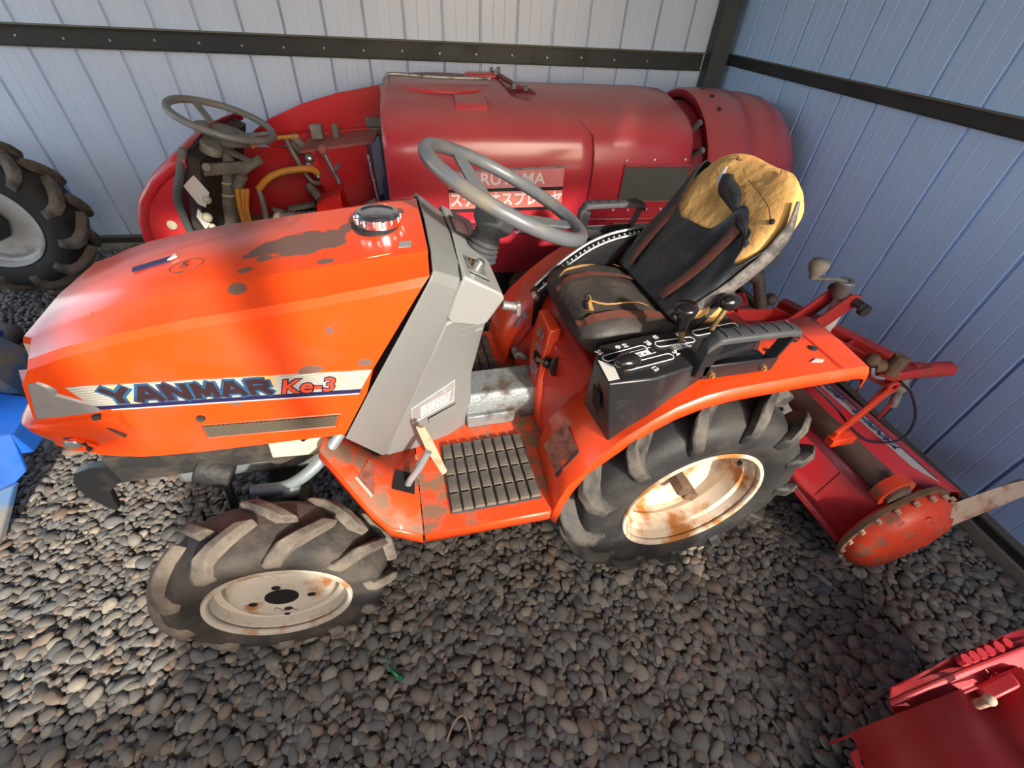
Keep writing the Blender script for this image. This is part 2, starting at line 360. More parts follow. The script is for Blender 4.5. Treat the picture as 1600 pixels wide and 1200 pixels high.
def text(name, s, size, material, parent, org, xd, yd, extrude=.0006, bold=0, shear=0, sx=1, align='LEFT', space=1):
    cu = bpy.data.curves.new(name, 'FONT'); cu.body = s; cu.size = size; cu.extrude = extrude; cu.offset = bold; cu.shear = shear; cu.align_x = align; cu.space_character = space; cu.resolution_u = 3
    t = bpy.data.objects.new('tmp', cu); COL.objects.link(t)
    dg = bpy.context.evaluated_depsgraph_get(); me = bpy.data.meshes.new_from_object(t.evaluated_get(dg)); bpy.data.objects.remove(t)
    xd = V(xd).normalized(); yd = V(yd); yd = (yd - xd*yd.dot(xd)).normalized(); zd = xd.cross(yd)
    m = Matrix((xd*sx, yd, zd)).transposed().to_4x4(); m.translation = V(org); me.transform(m)
    me.materials.clear(); me.materials.append(MATS[material]); me.name = name
    return obj(name, me, material, parent)
def lines_block(mb, org, xd, yd, w, h, rows, t=.0006, seed=1):
    """rows of short dashes standing for print too small to read"""
    rr = random.Random(seed); org, xd, yd = V(org), V(xd).normalized(), V(yd).normalized(); zd = xd.cross(yd)
    for i in range(rows):
        y = h*(i+.5)/rows; x = 0
        while x < w*.92:
            l = min(rr.uniform(.08, .3)*w, w-x)
            a = org + xd*x + yd*y
            mb.prism([a, a+xd*l*.85, a+xd*l*.85+yd*h/rows*.45, a+yd*h/rows*.45], zd*t); x += l
    return mb
GLYPH = {'Y': [((0, 1), (.5, .46)), ((1, 1), (.5, .46)), ((.5, .5), (.5, 0))], 'A': [((0, 0), (.42, 1)), ((1, 0), (.58, 1)), ((.18, .30), (.82, .30)), ((.36, .96), (.64, .96))],
         'N': [((.06, 0), (.06, 1)), ((.94, 0), (.94, 1)), ((.06, 1), (.94, 0))], 'M': [((.04, 0), (.10, 1)), ((.96, 0), (.90, 1)), ((.10, 1), (.5, .18)), ((.90, 1), (.5, .18))],
         'R': [((.06, 0), (.06, 1)), ((.06, .96), (.78, .96)), ((.90, .90), (.90, .60)), ((.06, .48), (.80, .48)), ((.5, .48), (.96, 0))]}
def block_text(name, s, h, w, gap, stroke, material, parent, org, xd, yd, t):
    """heavy slab capitals built from bars"""
    org, xd, yd = V(org), V(xd).normalized(), V(yd).normalized(); zd = xd.cross(yd); mb = MB(); x = 0
    for ch in s:
        for k, ((ax, ay), (bx, by)) in enumerate(GLYPH[ch]):
            p = V(x+ax*w, ay*h, 0); q = V(x+bx*w, by*h, 0); d = (q-p).normalized(); n = V(-d.y, d.x, 0)*stroke/2; e = d*stroke*.28; tt = t*(1+.04*k)
            mb.prism([org+xd*v.x+yd*v.y for v in (p-e-n, q+e-n, q+e+n, p-e+n)], zd*tt)
        x += w+gap
    return obj(name, mb, material, parent)
def plate(org, xd, yd, w, h, t):
    org, xd, yd = V(org), V(xd).normalized(), V(yd).normalized()
    return MB().prism([org, org+xd*w, org+xd*w+yd*h, org+yd*h], xd.cross(yd)*t)
def arc(c, r, a0, a1, n, y=None):
    """points on a circle in the xz plane"""
    return [(c[0]+r*math.cos(R(a0+(a1-a0)*i/n)), c[1]+r*math.sin(R(a0+(a1-a0)*i/n))) for i in range(n+1)]

# ================================================================== the shed
WA = -.0802
WU = V(math.cos(WA), math.sin(WA), 0); WV = V(-math.sin(WA), math.cos(WA), 0); CN = V(2.6996, 2.6358, 0)
def wb(a, d, z): return CN - WU*a - WV*d + V(0, 0, z)      # a along the back wall from the corner, d out of the wall
def wr(a, d, z): return CN - WV*a - WU*d + V(0, 0, z)
PIT = .2253; HW = 2.62
def cladding(fn, name, n, off, material, z0, z1):
    root = obj(name, MB().prism([fn(-.0, -.012, z0), fn(off+n*PIT, -.012, z0), fn(off+n*PIT, -.03, z0), fn(0, -.03, z0)], (0, 0, z1-z0)), material)
    tag(root, kind='structure')
    # one sheet panel: flat pan with two faint swages and a recessed joint at its edge
    prof = [(0, -.011), (.005, -.011), (.009, .0), (.076, 0), (.079, -.0012), (.082, 0), (.143, 0), (.146, -.0012), (.149, 0), (PIT-.009, 0), (PIT-.005, -.011), (PIT, -.011)]
    for i in range(n):
        mb = MB()
        loop0 = [fn(off+i*PIT+a-.001, d-.001, z0) - fn(off+i*PIT, 0, 0) for a, d in prof]
        loop1 = [p+V(0, 0, z1-z0) for p in loop0]
        mb.grid([loop0, loop1])
        if i == 0: me = mesh_of('panel', mb, material, 20)
        o = obj('panel', me, material, root, loc=fn(off+i*PIT, 0, 0))
    return root
wall_b = cladding(wb, 'wall_back', 24, .075, 'cladding_back', .10, HW)
wall_r = cladding(wr, 'wall_right', 22, .015, 'cladding_right', .10, HW)

def purlin(fn, name, a0, a1, z, screws, d=.001, h=.045, w=.05):
    root = tag(obj(name, MB().prism([fn(a0, d, z-h), fn(a0, d+.006, z-h), fn(a0, d+.006, z+h), fn(a0, d, z+h)], fn(a1, 0, 0)-fn(a0, 0, 0)), 'purlin'), kind='structure')
    obj('flange', MB().prism([fn(a0, d, z+h), fn(a0, d+w, z+h), fn(a0, d+w, z+h+.005), fn(a0, d, z+h+.005)], fn(a1, 0, 0)-fn(a0, 0, 0)), 'purlin_edge', root)
    obj('flange', MB().prism([fn(a0, d, z-h-.005), fn(a0, d+w*.5, z-h-.005), fn(a0, d+w*.5, z-h), fn(a0, d, z-h)], fn(a1, 0, 0)-fn(a0, 0, 0)), 'purlin', root)
    me = None
    for a in screws:
        p = fn(a, d+.006, z+random.uniform(-.012, .0)); nrm = (fn(0, 1, 0)-fn(0, 0, 0))
        if me is None: me = mesh_of('screw', MB().cyl((0, 0, 0), nrm*.006, .006, 8), 'steel')
        obj('screw', me, 'steel', root, loc=p)
    return root
purlin(wb, 'trim_1', .16, 5.4, 1.215, [.55+.2253*i for i in range(18)])
purlin(wr, 'trim_2', .06, 4.9, 1.240, [], h=.026, w=.024)
purlin(wb, 'trim_3', .16, 5.4, 2.25, []); purlin(wr, 'trim_4', .06, 4.9, 2.25, [])
t = tag(obj('trim_5', MB().prism([wb(.15, .004, 0), wb(.15, .10, 0), wb(.05, .10, 0), wb(.05, .004, 0)], (0, 0, HW)), 'post_steel', bevel=.004), kind='structure')
obj('angle_edge', MB().prism([wb(.158, .10, 0), wb(.158, .106, 0), wb(.042, .106, 0), wb(.042, .10, 0)], (0, 0, HW)), 'post_steel', t)
obj('rusty_pipe', MB().cyl(wb(.028, .06, 0), wb(.028, .06, HW), .012, 8), 'rust_pipe', t)
for fn, nm, L in ((wb, 'baseboard_back', 5.4), (wr, 'baseboard_right', 4.9)):
    t = tag(obj(nm, MB().prism([fn(0, .03, -.05), fn(0, -.06, -.05), fn(0, -.06, .055), fn(0, .03, .055)], fn(L, 0, 0)-fn(0, 0, 0)), 'concrete', bevel=.006), kind='structure')
    obj('sill', MB().prism([fn(0, .02, .055), fn(0, -.02, .055), fn(0, -.02, .098), fn(0, .02, .098)], fn(L, 0, 0)-fn(0, 0, 0)), 'sill_dark', t)
    obj('flashing', MB().prism([fn(0, .035, .098), fn(0, -.02, .098), fn(0, -.02, .106), fn(0, .035, .106)], fn(L, 0, 0)-fn(0, 0, 0)), 'purlin_edge', t)
# roof over the bay, its front left open to the yard behind the photographer
tag(obj('ceiling', MB().prism([wb(-.2, -.3, HW), wb(5.6, -.3, HW), wb(5.6, 5.2, HW+.35), wb(-.2, 5.2, HW+.35)], (0, 0, .03)), 'roof_sheet'), kind='structure')

# unseen front wall, added; its stepped outline shapes the sun patches inside
wf = tag(obj('wall_front_sun_mask', MB().prism([V(-3.2, -1.95, 0), V(2.45, -1.95, 0), V(2.45, -1.95, 1.0), V(1.80, -1.95, 1.0), V(1.80, -1.95, 1.25), V(.66, -1.95, 1.25), V(.62, -1.95, 1.52), V(.20, -1.95, 1.52), V(.16, -1.95, 1.0), V(-.45, -1.95, 1.0), V(-.45, -1.95, 2.6), V(-3.2, -1.95, 2.6)], (0, .03, 0)), 'cladding_back'), kind='structure')
obj('sun_block_panel', MB().box((-1.55, -1.95, 2.36), (3.86, .03, 1.02)), 'cladding_back', wf)  # added sheet that keeps the sun off the hood nose
obj('shadow_strip', MB().prism([V(.655, -1.95, 2.62), V(.80, -1.95, 2.62), V(.775, -1.95, 1.82), V(.72, -1.95, 1.82)], (0, .02, 0)), 'purlin', wf)  # added strip; its shadow on the hood stands in for the photographer's
obj('sun_block_beam', MB().box((-.35, -1.95, 2.80), (5.6, .06, .42)), 'purlin', wf)  # added beam, keeps direct sun off the sprayer and back wall
tag(obj('wall_left_light_block', MB().box((-3.3, -.35, .9), (.03, 3.2, 1.8)), 'cladding_back'), kind='structure')  # added unseen wall: cuts low light from the left, lets high light over
# ------------------------------------------------------------------ gravel floor
floor = tag(obj('floor', MB().prism([(-3.2, -1.9, 0), (2.75, -1.9, 0), (2.95, 3.1, 0), (-3.2, 3.1, 0)], (0, 0, -.05)), 'gravel_base'), kind='structure')
tag(obj('floor_outside', MB().prism([(-14, -16, -.03), (14, -16, -.03), (14, -1.97, -.03), (-3.2, -1.97, -.03), (-3.2, 8, -.03), (-14, 8, -.03)], (0, 0, -.05)), 'yard_ground'), kind='structure')
def ico(sub):
    bm = bmesh.new(); bmesh.ops.create_icosphere(bm, subdivisions=sub, radius=1); bm.verts.ensure_lookup_table()
    v = np.array([q.co[:] for q in bm.verts]); f = np.array([[w.index for w in p.verts] for p in bm.faces]); bm.free(); return v, f
def pebble_shape(v, r):
    ax = r.normal(size=(3, 3)); ax /= np.linalg.norm(ax, axis=1)[:, None]
    o = v.copy()
    for a in ax:
        d = o @ a; lim = r.uniform(.55, .9); o -= np.clip(d-lim, 0, None)[:, None]*a*.85
    o *= r.uniform(.85, 1.1, 3)
    return o
def gravel():
    cam = np.array(CAMPOS); M3 = np.array(CAM.matrix_world.to_3x3()); f = 683.7
    step = .0190; xs = np.arange(-3.1, 2.72, step); ys = np.arange(-1.9, 3.02, step*.95)
    gx, gy = np.meshgrid(xs, ys); n = gx.size
    gx = gx.ravel() + rng.uniform(-.5, .5, n)*step*1.1; gy = gy.ravel() + rng.uniform(-.5, .5, n)*step*1.1
    keep = (gx*WU.x+gy*WU.y < CN.x*WU.x+CN.y*WU.y-.045) & (gx*WV.x+gy*WV.y < CN.x*WV.x+CN.y*WV.y-.045)
    P = np.stack([gx, gy, 0*gx], 1); q = (P-cam) @ M3; dep = -q[:, 2]
    u = 800+f*q[:, 0]/np.maximum(dep, .01); w = 600-f*q[:, 1]/np.maximum(dep, .01)
    infr = (dep > .3) & (u > -60) & (u < 1660) & (w > -50) & (w < 1260)
    gx, gy, dep, infr = gx[keep], gy[keep], dep[keep], infr[keep]; n = len(gx)
    sz = np.clip(rng.lognormal(math.log(.0124), .30, n), .0070, .025)
    # the 300 that show largest stand alone
    show = sz/np.maximum(dep, .3)*infr*((gy < -.06) | (gx < -.6))*(w[keep] < 1190)*(u[keep] > 10)*(u[keep] < 1590)
    top = np.argsort(-show)[:300]; single = np.zeros(n, bool); single[top] = True
    hv, hf = ico(2); lv, lf = ico(1)
    hs = [pebble_shape(hv, rng) for _ in range(24)]; ls = [pebble_shape(lv, rng) for _ in range(24)]
    vs, fs, tn = [], [], []; base = 0
    zz = sz*.25 + rng.uniform(-.002, .007, n)
    ang = rng.uniform(0, 6.283, n); asp = rng.uniform(1.0, 1.65, n); flat = rng.uniform(.45, .8, n); tl = rng.normal(0, .22, (n, 2)); tone = rng.random(n)
    sing_me = []
    for k in range(12):
        me = bpy.data.meshes.new('pebble'); me.from_pydata((hs[k]*[1.3, 1, .62]).tolist(), [], hf.tolist()); me.materials.append(MATS['pebble_single']); me.shade_smooth(); sing_me.append(me)
    for i in range(n):
        if single[i]:
            o = bpy.data.objects.new('pebble', sing_me[i % 12]); COL.objects.link(o); o.parent = floor
            o.location = (gx[i], gy[i], zz[i]+.004); o.rotation_euler = (tl[i, 0], tl[i, 1], ang[i]); o.scale = (sz[i],)*3
            continue
        near = infr[i] and dep[i] < 2.2
        v = (hs if near else ls)[i % 24]; F = hf if near else lf
        v = v*[asp[i], 1, flat[i]]*sz[i]
        c, s_ = math.cos(ang[i]), math.sin(ang[i]); a, b = tl[i]
        v = np.stack([v[:, 0], v[:, 1], v[:, 2]+a*v[:, 0]+b*v[:, 1]], 1)
        v = np.stack([v[:, 0]*c-v[:, 1]*s_+gx[i], v[:, 0]*s_+v[:, 1]*c+gy[i], v[:, 2]+zz[i]], 1)
        vs.append(v); fs.append(F+base); tn.append(np.full(len(v), tone[i])); base += len(v)
    v = np.concatenate(vs); F = np.concatenate(fs); tn = np.concatenate(tn)
    me = bpy.data.meshes.new('gravel'); me.vertices.add(len(v)); me.vertices.foreach_set('co', v.ravel().astype(np.float32))
    me.loops.add(F.size); me.loops.foreach_set('vertex_index', F.ravel().astype(np.int32))
    me.polygons.add(len(F)); me.polygons.foreach_set('loop_start', np.arange(0, F.size, 3, dtype=np.int32))
    me.update(calc_edges=True)
    at = me.attributes.new('tone', 'FLOAT', 'POINT'); at.data.foreach_set('value', tn.astype(np.float32))
    me.materials.append(MATS['pebbles']); me.shade_smooth()
    o = bpy.data.objects.new('gravel', me); COL.objects.link(o); o.parent = floor; o['kind'] = 'stuff'
    print('pebbles', n, 'tris', len(F))
gravel()

# ================================================================== tractor (front to -x, near side at small y)
YC = .48
tractor = thing('compact_tractor', 'orange compact tractor with grey dash and torn black seat, parked on the gravel', 'tractor', (0, 0, 0))
def tp(name, mb, m, parent=None, **k): return obj(name, mb, m, parent or tractor, **k)
def both(name, mb, m, parent=None, **k):
    a = tp(name, mb, m, parent, **k); b = tp(name, mb.mirror(YC), m, parent, **k); return a, b

# ---- hood
def lerp(a, b, t): return a+(b-a)*t
def hood_rows(t):
    """half section (near side to centre) at t = 0 rear .. 1 nose"""
    def zA(x): return float(np.interp(x, [-.30, -.2, -.03, .11, .25, .475], [.950, .980, 1.010, 1.022, 1.037, 1.067]))
    def zB(x): return float(np.interp(x, [-.34, -.14, 0, .12, .22, .475], [.957, 1.018, 1.042, 1.054, 1.064, 1.088]))
    rows = []
    xr = [.222, .30, .325, .455, .472, .476, .478, .478]; xf = [-.322, -.352, -.322, -.297, -.290, -.312, -.330, -.337]
    xs = [lerp(a, b, t) for a, b in zip(xr, xf)]
    zb = float(np.interp(xs[0], [-.33, -.29, -.22, -.1, .22], [.715, .682, .660, .650, .640]))
    z1 = float(np.interp(xs[1], [-.35, -.22, .28], [.825, .828, .780])); z2 = float(np.interp(xs[2], [-.35, -.25, .33], [.915, .895, .850]))
    rows.append(V(xs[0], .243, zb)); rows.append(V(xs[1], .236, z1)); rows.append(V(xs[2], .236, z2))
    rows.append(V(xs[3], .236, zA(xs[3])-.014)); rows.append(V(xs[4], .246, zA(xs[4])+.002))
    rows.append(V(xs[5], .312, zB(xs[5])-.006)); rows.append(V(xs[6], .322, zB(xs[6])-.001)); rows.append(V(xs[7], YC, zB(xs[7])+.004))
    return rows
def ring_of(rows): return rows + [V(p.x, 2*YC-p.y, p.z) for p in rows[-2::-1]]
loops = [ring_of(hood_rows(t)) for t in (0, .012, .15, .3, .45, .6, .72, .82, .9, .95, .985)]
end = hood_rows(1.0)
loops.append(ring_of([V(p.x+.004, p.y+(.012 if i < 5 else .004), p.z-(.004 if i > 2 else 0)) for i, p in enumerate(end)]))
loops.append(ring_of([V(p.x-.006, p.y+(.035 if i < 5 else .01), p.z-(.018 if i > 2 else -.01)) for i, p in enumerate(end)]))
hb = MB().loft(loops, caps=False, closed=False)
n = len(loops[0]); o = (len(loops)-1)*n
hb.f.append(tuple(o+i for i in range(n)))
hood = tp('hood', hb, 'hood_orange', smooth=24)
# dark gap and lip under the nose, bumper bead
nose = [V(p.x, p.y, p.z) for p in (hood_rows(1.0)[1],)][0]
bp = [V(-.20, .228, .812), V(-.31, .226, .812), V(-.372, .243, .812), V(-.40, .33, .81), V(-.408, YC, .81)]
bp = spline(bp + [V(p.x, 2*YC-p.y, p.z) for p in bp[-2::-1]], 5)
lb = MB(); lo = []
for p in bp:
    c = V(-.1, YC, p.z); d = (c-p); d.z = 0; d.normalize()
    lo.append([p+d*.045+V(0, 0, -.115), p+d*.020+V(0, 0, -.09), p+d*-.002+V(0, 0, -.025), p+d*-.003+V(0, 0, -.008), p+d*.008, p+d*.05+V(0, 0, .002)])
lb.loft(lo, closed=True)
tp('nose_bumper', lb, 'hood_orange', hood, smooth=50)
# grey lamp band wrapping the nose
band = [V(-.238, .2325, 0), V(-.315, .2322, 0), V(-.345, .245, 0), V(-.365, .34, 0), V(-.372, YC, 0)]
path = spline(band + [V(p.x, 2*YC-p.y, 0) for p in band[-2::-1]], 5); m_ = len(path)
wb_ = MB(); lo = []
for i, p in enumerate(path):
    s_ = min(1, min(i, m_-1-i)/5.5)
    zt = lerp(.838, .912, s_)
    x_ = p.x if i not in (0, m_-1) else p.x+.012
    k_ = (.036 if 3 < i < m_-4 else .012)*(zt-.822)/.09
    lo.append([V(x_, p.y, .822), V(x_+k_, p.y, zt), V(p.x+.02+k_, lerp(p.y, YC, .06), zt), V(p.x+.02, lerp(p.y, YC, .06), .822)])
wb_.loft(lo)
tag(tp('lamp_band', wb_, 'decal_band', hood), 'brushed grey headlamp band')
# bonnet creases: two raised ribs on the top
for s in (1, -1):
    y = YC - s*.16
    rb = MB().prism([V(-.185, y-.004, .9985), V(-.185, y+.004, 1.0005), V(.40, YC-s*.145+.004, 1.0815), V(.40, YC-s*.145-.004, 1.0795)], (0, 0, .0035))
    tp('crease_rib', rb, 'hood_orange', hood, bevel=.001)
# dark vent slots near the nose
sl = MB().prism([V(-.155, .470, 1.0185), V(-.150, .452, 1.0185), V(-.075, .462, 1.0330), V(-.072, .485, 1.0345)], (0, 0, .0035))
tag(tp('emblem_plate', sl, 'decal_navy', hood), 'dark pointed badge')
tp('emblem_tip', MB().prism([V(-.078, .462, 1.0345), V(-.062, .474, 1.0370), V(-.070, .49, 1.0360)], (0, 0, .004)), 'decal_white', hood)
def hood_z(x, y):
    zb_ = float(np.interp(x, [-.34, -.14, 0, .12, .22, .475], [.957, 1.018, 1.042, 1.054, 1.064, 1.088]))
    return zb_ + .004*(1-abs(y-YC)/.158)
# pencilled 5 in a ring
ring = [V(-.03+.034*math.cos(a), .425+.027*math.sin(a), 0) for a in np.linspace(.4, 6.5, 22)]
tp('pencil_ring', MB().tube([V(p.x, p.y, hood_z(p.x, p.y)+.0006) for p in ring], .0008, 5), 'faint_ink', hood)
text('pencil_mark', '5', .042, 'faint_ink', hood, (-.042, .412, hood_z(-.03, .425)+.001), (1, .05, .115), (0, 1, 0), .0004)
# side decal
yd = .2350
dk = MB().prism([V(-.250, yd, .894), V(-.232, yd, .838), V(.285, yd, .790), V(.322, yd, .850)], (0, -.0022, 0))
tag(tp('decal_strip', dk, 'decal_striped', hood), 'silver side decal with fine lines')
tp('decal_stripe', MB().prism([V(-.222, yd, .828), V(-.226, yd, .838), V(.290, yd, .797), V(.284, yd, .786)], (0, -.0030, 0)), 'decal_navy', hood)
tp('decal_pinline', MB().prism([V(-.205, yd, .8225), V(-.205, yd, .8255), V(.283, yd, .7845), V(.282, yd, .7815)], (0, -.0026, 0)), 'decal_white', hood)
dx = V(.53, 0, -.0435).normalized(); dz = V(0, 0, 1)
block_text('lettering', 'YANMAR', .0360, .0385, .0135, .0235, 'decal_blue', hood, (-.196, yd-.0024, .8435), dx, dz, .0006)
block_text('lettering', 'YANMAR', .0360, .0385, .0135, .0125, 'decal_dark', hood, (-.196, yd-.0030, .8435), dx, dz, .0006)
text('lettering', 'Ke-3', .056, 'decal_navy', hood, (.118, yd-.0028, .8130), dx, dz, .0004, bold=.0036, shear=.25, sx=1.05)
text('lettering', 'Ke-3', .056, 'decal_red', hood, (.118, yd-.0036, .8130), dx, dz, .0004, bold=.0010, shear=.25, sx=1.05)
# side vent mesh in a pressed frame
gm = MB().prism([V(-.068, .2375, .740), V(-.070, .2395, .702), V(.205, .2400, .681), V(.222, .2375, .717)], (0, -.003, 0))
tag(tp('vent_mesh', gm, 'mesh_dark', hood), 'dusty diagonal mesh in the hood side')
fr = [V(-.072, .2375, .744), V(-.074, .2395, .698), V(.207, .2405, .677), V(.229, .2375, .721)]
tp('vent_frame', MB().tube(fr, .0025, 6, closed=True), 'hood_orange', hood)
tp('hood_screw', MB().cyl((-.062, .24, .765), (-.062, .232, .765), .009, 12), 'dark_iron', hood)
tp('latch', MB().box((-.237, .231, .80), (.014, .010, .030)).bar((-.237, .229, .79), (-.215, .2285, .745), .004, .004), 'dark_iron', hood)
# head lamp under the bumper
hl = MB().lathe([(0, .030), (.006, .034), (.012, .030), (.002, .012)], (-.318, .2475, .735), (-.35, -1, -.25), 18)
h = tp('head_lamp', hl, 'black_plastic', hood)
tp('lamp_bulb', MB().ball((-.322, .238, .736), .014, (1.3, .5, 1)), 'lamp_glass', hood)
tp('lamp_shroud', MB().tube([V(-.285, .236, .722), V(-.30, .229, .757), V(-.335, .236, .760), V(-.357, .25, .738), V(-.34, .25, .712), V(-.305, .243, .705)], .005, 6, closed=True), 'hood_orange', hood)
tp('grab_sticker', MB().prism([V(.417, .355, 1.0825), V(.443, .352, 1.0845), V(.447, .378, 1.0855), V(.421, .384, 1.0835)], (0, 0, .0014)), 'decal_greypaper', hood)
# fuel cap
fc = V(.378, .485, 1.080)
cap = tp('fuel_cap', MB().lathe([(0, .040), (.010, .052), (.030, .052), (.035, .048), (.036, .040), (.033, .036), (.034, .02), (.034, .002)], fc, (.03, 0, 1), 40), 'chrome', smooth=30)
kn = MB()
for i in range(14):
    a = 2*math.pi*i/14; kn.box(fc+V(.0515*math.cos(a), .0515*math.sin(a), .022), (.008, .008, .016), Matrix.Rotation(a, 3, 'Z'))
tp('cap_grip', kn, 'chrome', cap, bevel=.002)
tp('cap_seat', MB().lathe([(-.004, .030), (-.004, .060), (.004, .060), (.008, .052)], fc, (.03, 0, 1), 32), 'black_plastic', cap)

# ---- grey dash frame (the strip behind the hood) and cowl
fl = []
near = [V(.220, .236, .632), V(.300, .236, .775), V(.400, .236, .945), V(.468, .236, 1.062), V(.478, .250, 1.076), V(.482, .315, 1.089), V(.484, YC, 1.094)]
rear = [V(.292, .305, .460), V(.372, .290, .645), V(.470, .276, .865), V(.528, .266, 1.020), V(.540, .280, 1.040), V(.545, .33, 1.050), V(.547, YC, 1.054)]
A = ring_of(near); B = ring_of(rear)
inn = [V(p.x+.006, lerp(p.y, YC, .06), p.z-.012) for p in B]; inf = [V(p.x+.004, lerp(p.y, YC, .06), p.z-.012) for p in A]
frame_ = tp('dash_frame', MB().loft([inf, A, [p+V(.004, -.002 if p.y < YC else .002, .002) for p in A], B, inn], caps=False, closed=False), 'grey_plastic', bevel=.003, smooth=25)
# cowl below the dash
sec = [(.425, [(.288, .312), (.575, .425)]), (.52, [(.325, .304), (.578, .415)]), (.66, [(.386, .293), (.582, .405)]), (.80, [(.445, .284), (.612, .398)]), (.93, [(.500, .272), (.632, .36)])]
lo = []
for z, ((xa, ya), (xb, yb)) in sec:
    lo.append([V(xa, ya, z), V(lerp(xa, xb, .72), lerp(ya, yb, .55), z), V(xb, yb, z), V(xb, 2*YC-yb, z), V(lerp(xa, xb, .72), 2*YC-lerp(ya, yb, .55), z), V(xa, 2*YC-ya, z)])
cowl = tp('cowl', MB().loft(lo), 'grey_plastic', bevel=.008)
tp('cowl_ridge', MB().tube([V(.535, .3125, .885), V(.605, .355, .868)], .009, 8), 'grey_plastic', cowl)
tp('cowl_ridge', MB().tube([V(.530, .3170, .862), V(.600, .362, .845)], .009, 8), 'grey_plastic', cowl)
# instruction decal on the cowl side (placed on its slanted plane)
def cowl_pt(u, z):
    """point on the near cowl side: u 0 front .. 1 at the fold"""
    for (z0, ((xa0, ya0), (xb0, yb0))), (z1, ((xa1, ya1), (xb1, yb1))) in zip(sec, sec[1:]):
        if z0 <= z <= z1:
            k = (z-z0)/(z1-z0); xa, ya, xb, yb = lerp(xa0, xa1, k), lerp(ya0, ya1, k), lerp(xb0, xb1, k), lerp(yb0, yb1, k)
            return V(lerp(xa, lerp(xa, xb, .72), u), lerp(ya, lerp(ya, yb, .55), u), z)
q = [cowl_pt(.25, .570), cowl_pt(.98, .600), cowl_pt(.90, .690), cowl_pt(.10, .645)]
nv = (q[1]-q[0]).cross(q[3]-q[0]).normalized(); nv = nv if nv.y < 0 else -nv
tag(tp('instruction_decal', MB().prism([p+nv*.001 for p in q], nv*.001), 'decal_greypaper', cowl), 'small printed instruction label in white ink')
xd_ = (q[1]-q[0]).normalized(); yd_ = (q[3]-q[0]).normalized()
bd = MB().tube([p+nv*.0025 for p in q], .0011, 5, closed=True)
tp('decal_border', bd, 'white_line', cowl)
tp('decal_print', lines_block(MB(), lerp(q[0], q[1], .2)+nv*.0022+yd_*.006, xd_, yd_, (q[1]-q[0]).length*.72, (q[3]-q[0]).length*.72, 7, .0005, 4), 'white_line', cowl)
q2 = [cowl_pt(.50, .555), cowl_pt(.97, .572), cowl_pt(.97, .598), cowl_pt(.45, .580)]
q2 = [p+V(.012, 0, -.012) for p in q2]
tp('recess', MB().prism([p+nv*.0012 for p in q2], nv*.0006), 'grey_plastic', cowl)
# instrument panel
dsh = MB(); prof = [(.545, 1.052), (.628, 1.002), (.640, .985), (.606, .900), (.585, .893), (.515, .918), (.505, .94)]
ysn = [.266, .262, .268, .300, .305, .285, .275]
dsh.loft([[V(x, y, z) for (x, z), y in zip(prof, ysn)], [V(x, 2*YC-y, z) for (x, z), y in zip(prof, ysn)]])
dash = tp('instrument_panel', dsh, 'grey_plastic_light', bevel=.007)
dn = V(.05, 0, .083).normalized(); dd = V(.083, 0, -.05).normalized()
def dpt(u, y, h=0): return V(.545, y, 1.052) + dd*u + dn*h     # on the sloping dash face
def dplate(u0, u1, y0, y1, h0, h1): return MB().prism([dpt(u0, y0, h0), dpt(u1, y0, h0), dpt(u1, y1, h0), dpt(u0, y1, h0)], dn*(h1-h0))
tp('panel_seam', MB().tube([V(.541, .27, 1.040), V(.5415, .30, 1.0478), V(.5475, YC, 1.0575), V(.5415, .66, 1.0478)], .0022, 6), 'hole_black', dash)
tp('meter_window', dplate(.018, .070, .52, .63, .0, .0025), 'black_plastic', dash); tp('meter_glass', dplate(.024, .064, .53, .62, .002, .0035), 'lamp_glass', dash)
kp = tp('key_plate', dplate(.020, .072, .315, .385, .0, .002), 'grey_iron', dash)
tp('key_switch', MB().cyl(dpt(.046, .335), dpt(.046, .335, .020), .013, 14).cyl(dpt(.046, .335, .02), dpt(.046, .335, .026), .009, 12), 'steel', dash)
tp('key_socket', MB().cyl(dpt(.040, .362), dpt(.040, .362, .008), .009, 12), 'brass', dash)
tp('throttle_slot', dplate(.020, .074, .300, .304, .0, .0012), 'hole_black', dash)
tp('plug_hole', MB().cyl(V(.573, .289, .945), V(.573, .284, .945), .003, 8), 'hole_black', dash)
tp('switch_knob', MB().cyl(V(.640, .30, .95), V(.675, .30, .94), .011, 12).box((.68, .30, .935), (.012, .02, .035)), 'steel_dull', dash, bevel=.003)

# ---- steering wheel
sc = V(.688, YC, 1.150); e1 = V(.9007, 0, -.4345); e2 = V(0, 1, 0); sn = e1.cross(e2)
if sn.z < 0: sn = -sn
sw = tp('steering_wheel', MB().tube([sc + (e1*math.cos(a)+e2*math.sin(a))*.208 for a in np.linspace(0, 2*math.pi, 64, endpoint=False)], .0165, 12, closed=True), 'wheel_grey', smooth=60)
for a in (0, 120, 240):
    d = e1*math.cos(R(a))+e2*math.sin(R(a)); t_ = sn.cross(d)
    p0 = sc - sn*.062 + d*.01; p1 = sc + d*.203 - sn*.004
    lo = []
    for k in (0, .35, .75, 1):
        c = lerp(p0, p1, k); w = lerp(.036, .024, k); h_ = lerp(.016, .009, k); lo.append([c+t_*w+sn*h_*.4, c+t_*w*.6-sn*h_, c-t_*w*.6-sn*h_, c-t_*w+sn*h_*.4])
    tp('spoke', MB().loft(lo), 'wheel_grey', sw, bevel=.004)
hubp = [(-.118, .026), (-.108, .034), (-.088, .054), (-.055, .058), (-.040, .048), (-.037, .002)]
tp('wheel_hub', MB().lathe(hubp, sc, sn, 6), 'rubber_handle', sw, bevel=.006)
cb = V(.617, YC, .985)
ct = sc - sn*.10; axc = (ct-cb).normalized(); L_ = (ct-cb).length; pr_ = []
